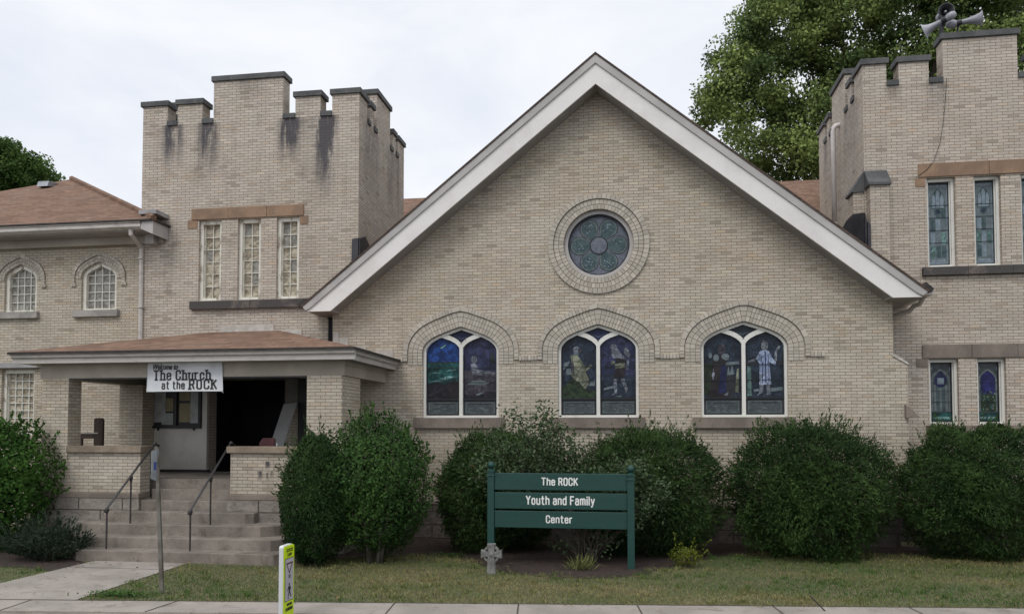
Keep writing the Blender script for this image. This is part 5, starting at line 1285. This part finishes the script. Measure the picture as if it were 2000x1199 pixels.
# mulch beds
def wob(pts, n=10, amp=.09):
    out = []
    for i in range(len(pts)-1):
        a, b = Vector(pts[i]), Vector(pts[i+1])
        for k in range(n): p = a+(b-a)*k/n; out.append((p.x+random.uniform(-amp, amp), p.y+random.uniform(-amp, amp)))
    return out+[pts[-1]]
edge = [G(u, v) for u, v in ((545, 1098), (700, 1090), (870, 1082), (930, 1098), (985, 1120), (1100, 1130), (1220, 1128), (1300, 1112), (1400, 1088), (1500, 1078), (1750, 1082), (2000, 1090), (2150, 1094))]
bed = wob(edge)+[(12, 16.2), (XL, 16.2), (XL, 13.6), (PX(545, 13.3), 13.3)]
sheet('mulch_bed', bed, .004, 'mulch')
edge2 = [G(u, v) for u, v in ((-60, 1100), (60, 1112), (130, 1118), (182, 1103))]
bed2 = wob(edge2)+[(PX(160, 12.3), 12.3), (px0, 13.6), (px0-3.5, 16.2), (-17, 16.2), (-17, 12.5)]
sheet('mulch_bed', bed2, .004, 'mulch')
# ================================================================== foliage
def leaf_mesh(name, C, D, Nn, ln, wd, cols, mat='leaf', parent=None, base=(0, 0, 0)):
    """diamond leaves: centres C, long axes D, side axes Nn"""
    n = len(C); ln = np.broadcast_to(ln, n)[:, None]; wd = np.broadcast_to(wd, n)[:, None]
    D = D/np.linalg.norm(D, axis=1)[:, None]; Sx = np.cross(D, Nn); Sx /= np.linalg.norm(Sx, axis=1)[:, None]+1e-9
    V = np.empty((n, 4, 3)); V[:, 0] = C-D*ln*.5; V[:, 1] = C+Sx*wd*.5+D*ln*.05; V[:, 2] = C+D*ln*.5; V[:, 3] = C-Sx*wd*.5+D*ln*.05
    V = V.reshape(-1, 3)-np.array(LOC[parent.name] if parent else base)
    me = bpy.data.meshes.new(name); me.vertices.add(4*n); me.vertices.foreach_set('co', V.ravel().astype(np.float32))
    me.loops.add(4*n); me.loops.foreach_set('vertex_index', np.arange(4*n, dtype=np.int32))
    me.polygons.add(n); me.polygons.foreach_set('loop_start', np.arange(0, 4*n, 4, dtype=np.int32)); me.polygons.foreach_set('loop_total', np.full(n, 4, dtype=np.int32))
    me.update(); me.validate()
    ca = me.color_attributes.new('Col', 'FLOAT_COLOR', 'CORNER')
    cc = np.ones((n, 4, 4)); cc[:, :, :3] = cols[:, None, :]; ca.data.foreach_set('color', cc.ravel().astype(np.float32))
    me.materials.append(MATS[mat])
    o = bpy.data.objects.new(name, me); COL.objects.link(o)
    if parent: o.parent = parent; LOC[o.name] = LOC[parent.name]
    else: o.location = base
    return o
def unit(n): v = RNG.normal(size=(n, 3)); return v/np.linalg.norm(v, axis=1)[:, None]
def lump(d, seed, k=3.):
    r = np.random.default_rng(seed); s = np.zeros(len(d))
    for j in range(7):
        w = r.normal(size=3)*k*(1+.5*j); s += np.sin(d@w+r.uniform(0, 6.28))/(1+.6*j)
    return s/2.2
def colours(n, A, Bc, w, jitter=.25):
    c = np.array(A)[None]*(1-w[:, None])+np.array(Bc)[None]*w[:, None]
    return np.clip(c*(1+RNG.normal(size=(n, 1))*jitter), .002, 1)
def shrub(name, label, cx, cy, zlo, zhi, rx_, ry_, n, A, Bc, ln, wd, seed, rough=.08, power=2.2, cone=0., outward=.8, brown=0., cat='shrub', group=None, stems=5, base_r=.35, shoots=110):
    root = thing(name, (cx, cy, 0), label, cat, group)
    d = unit(n); rad = RNG.random(n)**(1/3.); rad = .62+.38*rad**.8
    inner = RNG.random(n) < .36; rad[inner] *= RNG.random(inner.sum())*.8+.2
    lu = lump(d, seed); fine = lump(d, seed+5, 9.)
    rad *= 1+rough*lu+rough*.6*fine
    z0, hz = (zlo+zhi)/2, (zhi-zlo)/2
    p = np.abs(d)**power; sq = 1/np.power(p.sum(1), 1/power)       # superellipsoid
    q = d*sq[:, None]*rad[:, None]
    if cone: sc_ = 1-cone*np.clip((q[:, 2]+1)/2, 0, 1); q[:, 0] *= sc_; q[:, 1] *= sc_
    C = np.stack([cx+q[:, 0]*rx_, cy+q[:, 1]*ry_, z0+q[:, 2]*hz], 1)
    rt = unit(n); rt -= d*(rt*d).sum(1)[:, None]*.8; D = d*outward*.55+rt*.9+np.array([0, 0, .12]); Nn = d+unit(n)*.5
    w = np.clip(.45+.35*lump(C*1.6, seed+9, 1.6)+.25*lump(C*5, seed+2, 1.6)+RNG.normal(size=n)*.18, 0, 1)
    cols = colours(n, A, Bc, w, .15)
    if brown:
        bp = lump(C*2.2, seed+31, 1.8) > (1.42-brown); bp &= RNG.random(n) < .5; cols[bp] = np.array([.11, .06, .03])*(1+RNG.normal(size=(bp.sum(), 1))*.2)
    ns = int(shoots); sd_ = unit(ns); sd_[:, 2] = np.abs(sd_[:, 2])*1.1-.15; sd_ /= np.linalg.norm(sd_, axis=1)[:, None]
    if ns:
        per = 12; ii = np.repeat(np.arange(ns), per); tt = RNG.random(ns*per)*(.10+.14*RNG.random(ns))[ii]
        sq2 = 1/np.power((np.abs(sd_)**power).sum(1), 1/power); sq2 = sq2*(1+rough*lump(sd_, seed)*.9)
        q2 = sd_[ii]*sq2[ii][:, None]
        if cone: k2 = 1-cone*np.clip((q2[:, 2]+1)/2, 0, 1); q2[:, 0] *= k2; q2[:, 1] *= k2
        up_ = sd_*.7+np.array([0, 0, .6])+unit(ns)*.35
        C2 = np.stack([cx+q2[:, 0]*rx_, cy+q2[:, 1]*ry_, z0+q2[:, 2]*hz], 1)+up_[ii]*tt[:, None]+RNG.normal(size=(ns*per, 3))*.012
        C = np.concatenate([C, C2]); D = np.concatenate([D, up_[ii]+unit(ns*per)*.6]); Nn = np.concatenate([Nn, unit(ns*per)]); cols = np.concatenate([cols, colours(ns*per, A, Bc, np.clip(.6+RNG.normal(size=ns*per)*.25, 0, 1.2), .15)]); n = len(C)
    cols = np.clip(cols, .003, .6)
    L_ = ln*(1+RNG.normal(size=n)*.25); leaf_mesh('foliage', C, D, Nn, np.clip(L_, ln*.5, ln*1.6), wd, cols, parent=root)
    m = MB().mat('bark_grey')
    for k in range(stems):
        a = random.uniform(0, 6.28); r0 = random.uniform(.02, base_r*.5); r1 = random.uniform(.3, .75)
        p0 = Vector((cx+math.cos(a)*r0, cy+math.sin(a)*r0, -.05)); p2 = Vector((cx+math.cos(a)*rx_*r1, cy+math.sin(a)*ry_*r1, z0+hz*random.uniform(.1, .6)))
        m.tube([p0, p0.lerp(p2, .4)+Vector((0, 0, .1)), p2], [.03, .022, .008], 6)
    m.build('stems', root, smooth=True)
    return root
def shp(u0, u1, v0, v1, Y):
    x0, x1 = PX(u0, Y, (v0+v1)/2), PX(u1, Y, (v0+v1)/2); um = (u0+u1)/2
    return ((x0+x1)/2, Y, max(.02, PZ(um, v1, Y)), PZ(um, v0, Y), (x1-x0)/2)
YEWA, YEWB = (.014, .034, .012), (.062, .112, .030)
def yew(u0, u1, v0, v1, Y, seed, label, n=21000, ry=.95, brown=.25):
    cx, cy, zl, zh, r = shp(u0, u1, v0, v1, Y)
    return shrub('yew_bush', label, cx, cy, -.02, zh-.10, r*.94, ry, int(n*2.6), YEWA, YEWB, .075, .019, seed, .16, 2.4, 0, 1.0, brown, 'shrub', 'yew bushes along the church wall')
yew(846, 1100, 838, 1040, 14.6, 1, 'dark clipped yew left of the straggly shrub, partly behind the left sign post')
yew(1118, 1408, 823, 1030, 14.6, 2, 'broad dark yew directly behind the right half of the green sign', 23000)
yew(1420, 1748, 815, 1048, 14.6, 3, 'large rounded yew under the gable wall, right of the third arched window', 26000)
yew(1745, 2060, 815, 1044, 14.9, 4, 'large yew under the right tower windows, cut by the picture edge', 26000)
cx, cy, zl, zh, r = shp(634, 836, 816, 1085, 12.95)
shrub('round_bush', 'bright green rounded leafy bush in front of the right porch pillar', cx, cy, zl, zh, r, .78, 24000, (.018, .048, .013), (.070, .14, .034), .055, .036, 21, .13, 2.2, .0, .5)
cx, cy, zl, zh, r = shp(543, 690, 848, 1100, 12.5)
shrub('conical_evergreen', 'dense conical evergreen beside the steps, below the right porch wall', cx, cy, zl, zh, r*1.0, .62, 34000, (.014, .036, .012), (.050, .095, .026), .06, .019, 22, .08, 2.3, .28, .8)
cx, cy, zl, zh, r = shp(-110, 92, 826, 1085, 13.2)
shrub('leafy_bush', 'big leafy green bush at the left edge hiding the porch corner', cx, cy, zl, zh, r, .8, 21000, (.016, .050, .010), (.060, .135, .024), .07, .044, 23, .16, 2.2, 0, .5)
cx, cy, zl, zh, r = shp(15, 158, 1030, 1092, 12.3)
shrub('low_juniper', 'low dark spreading shrub at the left foot of the steps', cx, cy, 0.02, zh, r, .45, 5000, (.016, .028, .018), (.040, .060, .036), .08, .02, 24, .15, 2., 0, .9, cat='shrub')
# straggly shrub behind the sign
YB = 13.35
def tree_mesh_shrub():
    bx_, by_ = G(1158, 1082); by_ = YB; bx_ = PX(1150, YB, 1050)
    root = thing('straggly_shrub', (bx_, by_, 0), 'straggly grey-green shrub with bare stems rising behind the green sign', 'shrub')
    m = MB().mat('bark'); C = []; Dv = []
    tips = [(1060, 790), (1035, 812), (1000, 800), (1085, 820), (1110, 845), (960, 850), (930, 900), (990, 860), (1060, 850), (1040, 880), (1100, 900), (1140, 870), (1000, 900), (1020, 930), (1260, 905), (1300, 940), (1285, 960), (1240, 940), (1260, 985), (1275, 925), (1308, 965), (1250, 900), (1290, 985), (1245, 965), (1180, 920), (1150, 930), (1090, 880), (1055, 820), (1070, 870), (1120, 880), (960, 880), (1215, 900), (1030, 850), (1080, 1060), (1200, 1050), (1110, 1070), (1140, 1040), (1175, 1060), (930, 930)]
    for (u, v) in tips:
        y = YB+random.uniform(-.2, .4); x, z = P(u, v, y); tip = Vector((x, y, z))
        b0 = Vector((bx_+random.uniform(-.18, .18), by_+random.uniform(-.12, .12), -.03)); mid = b0.lerp(tip, .5)+Vector((random.uniform(-.12, .12), random.uniform(-.1, .1), .12))
        m.tube([b0, b0.lerp(mid, .5)+Vector((.02, 0, .04)), mid, mid.lerp(tip, .6)+Vector((0, 0, .04)), tip], [.012, .009, .007, .005, .003], 5)
        dens = 210 if z > .9 else 50
        for k in range(dens):
            t = random.random()**.7; p = mid.lerp(tip, t)+Vector((random.gauss(0, .095), random.gauss(0, .08), random.gauss(0, .085))); C.append(p); Dv.append((tip-mid).normalized()*.5+Vector((random.gauss(0, .6), random.gauss(0, .6), random.gauss(0, .5))))
            if k % 2 == 0: C.append(p+Vector((random.gauss(0, .03), random.gauss(0, .03), random.gauss(0, .03)))); Dv.append(Vector((random.gauss(0, .6), random.gauss(0, .6), random.gauss(0, .5))))
        for k in range(5):
            t = random.uniform(.2, 1); p = mid.lerp(tip, t); m.tube([p, p+Vector((random.gauss(0, .12), random.gauss(0, .1), random.uniform(.0, .16)))], [.004, .002], 4)
    m.build('stems', root, smooth=True)
    for p in C:
        if p.y < YS+.12: p.y = YS+.12+random.random()*.25
    C = np.array([tuple(p) for p in C]); Dv = np.array([tuple(p) for p in Dv]); n = len(C)
    leaf_mesh('foliage', C, Dv, unit(n)*.7+[0, -.2, .5], .062*(1+RNG.normal(size=n)*.2), .038, colours(n, (.042, .074, .033), (.108, .150, .078), RNG.random(n)), parent=root)
tree_mesh_shrub()
def tuft(name, label, u, v, n, ln, wd, A, Bc, spread, cat, up=1.3):
    x, y = G(u, v); C = []; D = []
    d = unit(n); d[:, 2] = np.abs(d[:, 2])*up+.5; d /= np.linalg.norm(d, axis=1)[:, None]
    L_ = ln*(.6+.6*RNG.random(n)); base = np.stack([x+RNG.normal(size=n)*spread, y+RNG.normal(size=n)*spread*.7, np.zeros(n)], 1)
    C = base+d*(L_*.45)[:, None]
    o = leaf_mesh(name, C, d, unit(n), L_, wd, colours(n, A, Bc, RNG.random(n)), base=(x, y, 0)); tag(o, label, cat)
tuft('day_lily', 'small clump of pale strappy leaves in the mulch before the sign', 1136, 1112, 130, .27, .017, (.10, .13, .04), (.21, .20, .085), .09, 'plant')
cx, cy = G(1338, 1108)
shrub('yellow_shrub', 'little yellow-green shrub on the lawn right of the sign', cx, cy, .02, PZ(1338, 1066, cy), .21, .2, 800, (.055, .085, .016), (.16, .17, .022), .045, .026, 41, .2, 2., -.3, .5, cat='plant', stems=4, base_r=.1, shoots=8)
def weedpatch(name, label, u, v, n, rx_, ry_, h):
    x, y = G(u, v); C = np.stack([x+RNG.normal(size=n)*rx_, y+RNG.normal(size=n)*ry_, RNG.random(n)*h+.01], 1)
    o = leaf_mesh(name, C, unit(n)*[1, 1, .4], unit(n)*.5+[0, 0, 1], .035, .026, colours(n, (.035, .08, .018), (.07, .14, .03), RNG.random(n)), base=(x, y, 0)); tag(o, label, 'plant')
weedpatch('clover_patch', 'bright green broad-leaved weeds at the corner of the walkway and pavement', 232, 1164, 500, .2, .07, .06)
weedpatch('weed_patch', 'low green weeds growing in the mulch between the shrub and the round bush', 880, 1088, 260, .15, .08, .07)
# grass
def inside(poly, X, Y):
    r = np.zeros(len(X), bool); j = len(poly)-1
    for i in range(len(poly)):
        xi, yi = poly[i][0], poly[i][1]; xj, yj = poly[j][0], poly[j][1]
        c = ((yi > Y) != (yj > Y)) & (X < (xj-xi)*(Y-yi)/(yj-yi+1e-12)+xi); r ^= c; j = i
    return r
n = 150000
X = RNG.uniform(-10.5, 7.2, n); Y = RNG.uniform(8.6, 15.2, n)
ed = L0.y+(X-L0.x)*dr.y/dr.x
wk = [(wkL1.x, wkL1.y-.1), (wkR1.x, wkR1.y-.1), (wkR0.x, wkR0.y), (wkL0.x, wkL0.y)]
stpoly = [(ext[0][0]-.3, Y1-.02), (ext[0][1]+.1, Y1-.02), (ext[0][1]+.35, Y1+.3), (ext[0][1]+.35, 17), (ext[0][0]-.3, 17)]
keep = (Y > ed+RNG.normal(size=n)*.03-.015) & ~inside(wk, X+RNG.normal(size=n)*.02, Y) & ~inside(bed, X+RNG.normal(size=n)*.10, Y+.06-np.abs(RNG.normal(size=n))*.16) & ~inside(bed2, X+RNG.normal(size=n)*.08, Y-np.abs(RNG.normal(size=n))*.1) & ~inside(stpoly, X, Y)
thin = lump(np.stack([X*.55, Y*.9, X*0], 1), 77, 1.2)
keep &= RNG.random(n) < np.clip(.78+.25*thin, .3, 1)
X, Y, thin = X[keep], Y[keep], thin[keep]; n = len(X)
d = np.stack([RNG.normal(size=n)*.55, RNG.normal(size=n)*.55, np.ones(n)], 1)
tuf = lump(np.stack([X*3, Y*4, X*0], 1), 91, 1.5); ln = np.clip(.036+.012*RNG.normal(size=n)+.008*thin+.02*np.clip(tuf-.5, 0, 1), .015, .1); d /= np.linalg.norm(d, axis=1)[:, None]
C = np.stack([X, Y, np.zeros(n)], 1)+d*(ln*.45)[:, None]
# taller tufts the mower missed
tx, ty = RNG.choice(n, 260), 28; bi = np.repeat(tx, ty)
d2 = np.stack([RNG.normal(size=len(bi))*.5, RNG.normal(size=len(bi))*.5, np.ones(len(bi))], 1); d2 /= np.linalg.norm(d2, axis=1)[:, None]; l2 = .05+.045*RNG.random(len(bi))
X = np.concatenate([X, X[bi]+RNG.normal(size=len(bi))*.035]); Y = np.concatenate([Y, Y[bi]+RNG.normal(size=len(bi))*.03+.02]); C = np.concatenate([C, np.stack([X[n:], Y[n:], np.zeros(len(bi))], 1)+d2*(l2*.45)[:, None]]); d = np.concatenate([d, d2]); ln = np.concatenate([ln, l2]); n = len(X)
dry = np.clip(.44-.62*lump(np.stack([X*.6, Y*1.1, X*0], 1), 51, 1.3)+RNG.normal(size=n)*.22, 0, 1)
lawn = leaf_mesh('grass', C, d, unit(n)*[1, 1, .1], ln, .009, colours(n, (.062, .125, .026), (.27, .235, .105), dry, .28), 'grassblade', base=(0, 11, 0)); tag(lawn, 'short dry lawn grass in front of the church', 'grass', kind='stuff')
# litter on the mulch
n = 240
fx, fy = RNG.uniform(-9.5, 6.5, n), RNG.uniform(9.3, 13.4, n); kf = fy > L0.y+(fx-L0.x)*dr.y/dr.x-.25; fx, fy = fx[kf], fy[kf]; n = len(fx)
fl_ = leaf_mesh('fallen_leaves', np.stack([fx, fy, .03+RNG.random(n)*.015], 1), unit(n)*[1, 1, .2], unit(n)*.3+[0, 0, 1], .055, .04, colours(n, (.22, .15, .06), (.10, .06, .035), RNG.random(n)), 'grassblade', base=(0, 11, 0)); tag(fl_, 'scattered fallen leaves on the lawn, walkway and beds', 'leaves', kind='stuff')
n = 5000
X = RNG.uniform(-9.8, 7, n); Y = RNG.uniform(10.4, 15.6, n); keep = inside(bed, X, Y) | inside(bed2, X, Y); X, Y = X[keep], Y[keep]; n = len(X)
litter = leaf_mesh('mulch_chips', np.stack([X, Y, .012+RNG.random(n)*.012], 1), unit(n)*[1, 1, .25], unit(n)*.4+[0, 0, 1], .05, .018, colours(n, (.04, .025, .018), (.12, .075, .05), RNG.random(n)**2), 'grassblade', base=(0, 13, 0)); tag(litter, 'brown bark chips and dead leaves over the planting beds', 'mulch', kind='stuff')
# ================================================================== trees
def limb(m, p0, p1, r0, r1, depth, ends, spread, seg=7):
    n = 4; pts = [p0]; 
    for k in range(1, n+1):
        t = k/n; j = (p1-p0).length*.06; pts.append(p0.lerp(p1, t)+Vector((random.gauss(0, j), random.gauss(0, j), random.gauss(0, j*.6)+.02)))
    m.tube(pts, [r0+(r1-r0)*k/n for k in range(n+1)], seg, cap=False)
    ends.append((pts[-1], depth))
    if depth == 0: return
    for k in range(3):
        t = random.uniform(.45, 1.0); a = pts[min(n, int(t*n))]; dirv = (p1-p0).normalized()
        nd = (dirv+Vector((random.gauss(0, spread), random.gauss(0, spread), random.gauss(.05, spread*.7)))).normalized()
        limb(m, a, a+nd*(p1-p0).length*random.uniform(.25, .42), r1*.8, r1*.35, depth-1, ends, spread, 5)
def tree(name, label, x, y, crown, trunk_r, nclump, per, leafl, A, Bc, seed, clump_r=1.0):
    """crown: list of (cx, cz, rx, rz, ry) ellipsoids giving the outline of the crown"""
    global RNG
    random.seed(seed); RNG = np.random.default_rng(seed+103)
    root = thing(name, (x, y, 0), label, 'tree')
    m = MB().mat('bark'); ends = []
    zt = min(c[1]-c[3]*.4 for c in crown)
    m.tube([(x, y, -.3), (x+.05, y, zt*.3), (x-.08, y, zt*.7), (x, y, zt)], [trunk_r*1.35, trunk_r, trunk_r*.9, trunk_r*.8], 12)
    for (cx, cz, rx_, rz_, ry_) in crown:
        p0 = Vector((x, y, zt*random.uniform(.75, 1.0))); p1 = Vector((cx, y+random.uniform(-.4, .4)*ry_, cz))
        limb(m, p0, p0.lerp(p1, .72), trunk_r*.42, trunk_r*.12, 1, ends, .3)
    m.build('trunk', root, smooth=True)
    cs_ = []
    tot = sum(c[2]*c[3] for c in crown)
    for (cx, cz, rx_, rz_, ry_) in crown:
        k = int(nclump*rx_*rz_/tot); d = unit(k); rad = (.35+.65*RNG.random(k)**.5)[:, None]; cs_.append(np.array([cx, y, cz])+d*rad*np.array([rx_, ry_, rz_]))
    cs_ = np.concatenate(cs_); k = len(cs_)
    cr = clump_r*(.55+.7*RNG.random(k)); cw = np.clip(RNG.normal(size=k)*.3+.45, 0, 1)
    idx = np.repeat(np.arange(k), per); n = len(idx)
    off = unit(n)*(RNG.random(n)**.5)[:, None]*np.array([1, 1, .62])*cr[idx][:, None]
    C = cs_[idx]+off
    D = unit(n)+np.array([0, 0, -.35]); Nn = unit(n)*.8+off/np.maximum(cr[idx], .1)[:, None]*.5+np.array([0, -.2, .6])
    w = np.clip(cw[idx]+RNG.normal(size=n)*.15, 0, 1)
    leaf_mesh('crown', C, D, Nn, leafl*(1+RNG.normal(size=n)*.2), leafl*.8, colours(n, A, Bc, w, .2), parent=root)
YTR = 29.
def ce(u, v, ru, rv, dy=2.5, Y=YTR):
    x, z = P(u, v, Y); k = Y/F; return (x, z, ru*k, rv*k, dy)
crown = [ce(1530, 70, 95, 105), ce(1445, 195, 82, 85), ce(1415, 170, 48, 55, 1.8), ce(1490, 50, 50, 75, 2), ce(1465, 130, 60, 60, 2), ce(1480, 270, 70, 50, 2), ce(1560, 200, 110, 90), ce(1530, 310, 90, 50), ce(1660, 60, 120, 110), ce(1800, 40, 130, 110, 3), ce(1930, 60, 110, 120, 3), ce(1660, 230, 120, 110), ce(1600, -70, 140, 100, 3), ce(1780, -110, 180, 120, 3.5), ce(1780, 190, 130, 120, 3), ce(1950, -60, 130, 110, 3), ce(1930, 210, 120, 110, 3), ce(1640, 330, 100, 60, 2)]
tree('broadleaf_tree', 'tall broad green tree towering behind the right tower', PX(1720, YTR, 300), YTR, crown, .38, 470, 380, .12, (.066, .105, .036), (.26, .335, .105), 5, .82)
YT2 = 32.
crown = [ce(20, 320, 62, 45, 2, YT2), ce(55, 350, 45, 40, 2, YT2), ce(-40, 330, 80, 60, 2, YT2), ce(0, 380, 80, 50, 2, YT2)]
tree('small_tree', 'dark green treetop showing beyond the left wing roof', PX(0, YT2, 400), YT2, crown, .25, 200, 240, .13, (.028, .062, .016), (.10, .165, .040), 6, .6)

# ================================================================== light, sky, camera
w = bpy.data.worlds.new('World'); sc.world = w; w.use_nodes = True; nt = w.node_tree
bg = nt.nodes['Background']; bg.inputs['Strength'].default_value = .12
SUN_EL, SUN_AZ = math.radians(48), math.radians(200)
sky = N(nt, 'ShaderNodeTexSky', sky_type='NISHITA'); sky.sun_disc = False; sky.sun_elevation = SUN_EL; sky.sun_rotation = SUN_AZ
tc = N(nt, 'ShaderNodeTexCoord')
sv = scl(nt, tc.outputs['Generated'], (1., 1., 2.6))
cl1 = noise(nt, sv, 2.3, 6, .55, .4)
cloud = mixc(nt, ramp(nt, cl1, .34, .66), (7.0, 7.35, 8.1), (8.5, 8.6, 8.85))
sx_ = N(nt, 'ShaderNodeSeparateXYZ'); L(nt, tc.outputs['Generated'], sx_.inputs[0])
up_k = mth(nt, 'MULTIPLY_ADD', ramp(nt, sx_.outputs[2], .55, 1.0), .8, 1.0); vk = N(nt, 'ShaderNodeVectorMath', operation='SCALE'); L(nt, cloud, vk.inputs[0]); L(nt, up_k, vk.inputs['Scale'])
c = mixc(nt, .93, sky.outputs[0], vk.outputs[0])
L(nt, c, bg.inputs['Color'])
sl = bpy.data.lights.new('sun', 'SUN'); sl.energy = 1.1; sl.angle = math.radians(25); sl.color = (1, .96, .90)
so = bpy.data.objects.new('sun', sl); COL.objects.link(so)
# azimuth measured clockwise from +Y, sun stands behind the viewer
sd = Vector((math.sin(SUN_AZ)*math.cos(SUN_EL), math.cos(SUN_AZ)*math.cos(SUN_EL), math.sin(SUN_EL)))
so.rotation_euler = sd.to_track_quat('Z', 'Y').to_euler()
cam = bpy.data.cameras.new('camera'); co = bpy.data.objects.new('camera', cam); COL.objects.link(co); sc.camera = co
cam.sensor_width = 36; cam.lens = 36*F/2000; cam.shift_y = (V0-599.5)/2000; cam.clip_end = 1000
co.location = (0, 0, CZ); co.rotation_euler = (math.pi/2+PIT, 0, YAW)
vs = sc.view_settings; vs.view_transform = 'Standard'; vs.look = 'None'; vs.exposure = 0; vs.gamma = 1; vs.use_curve_mapping = False
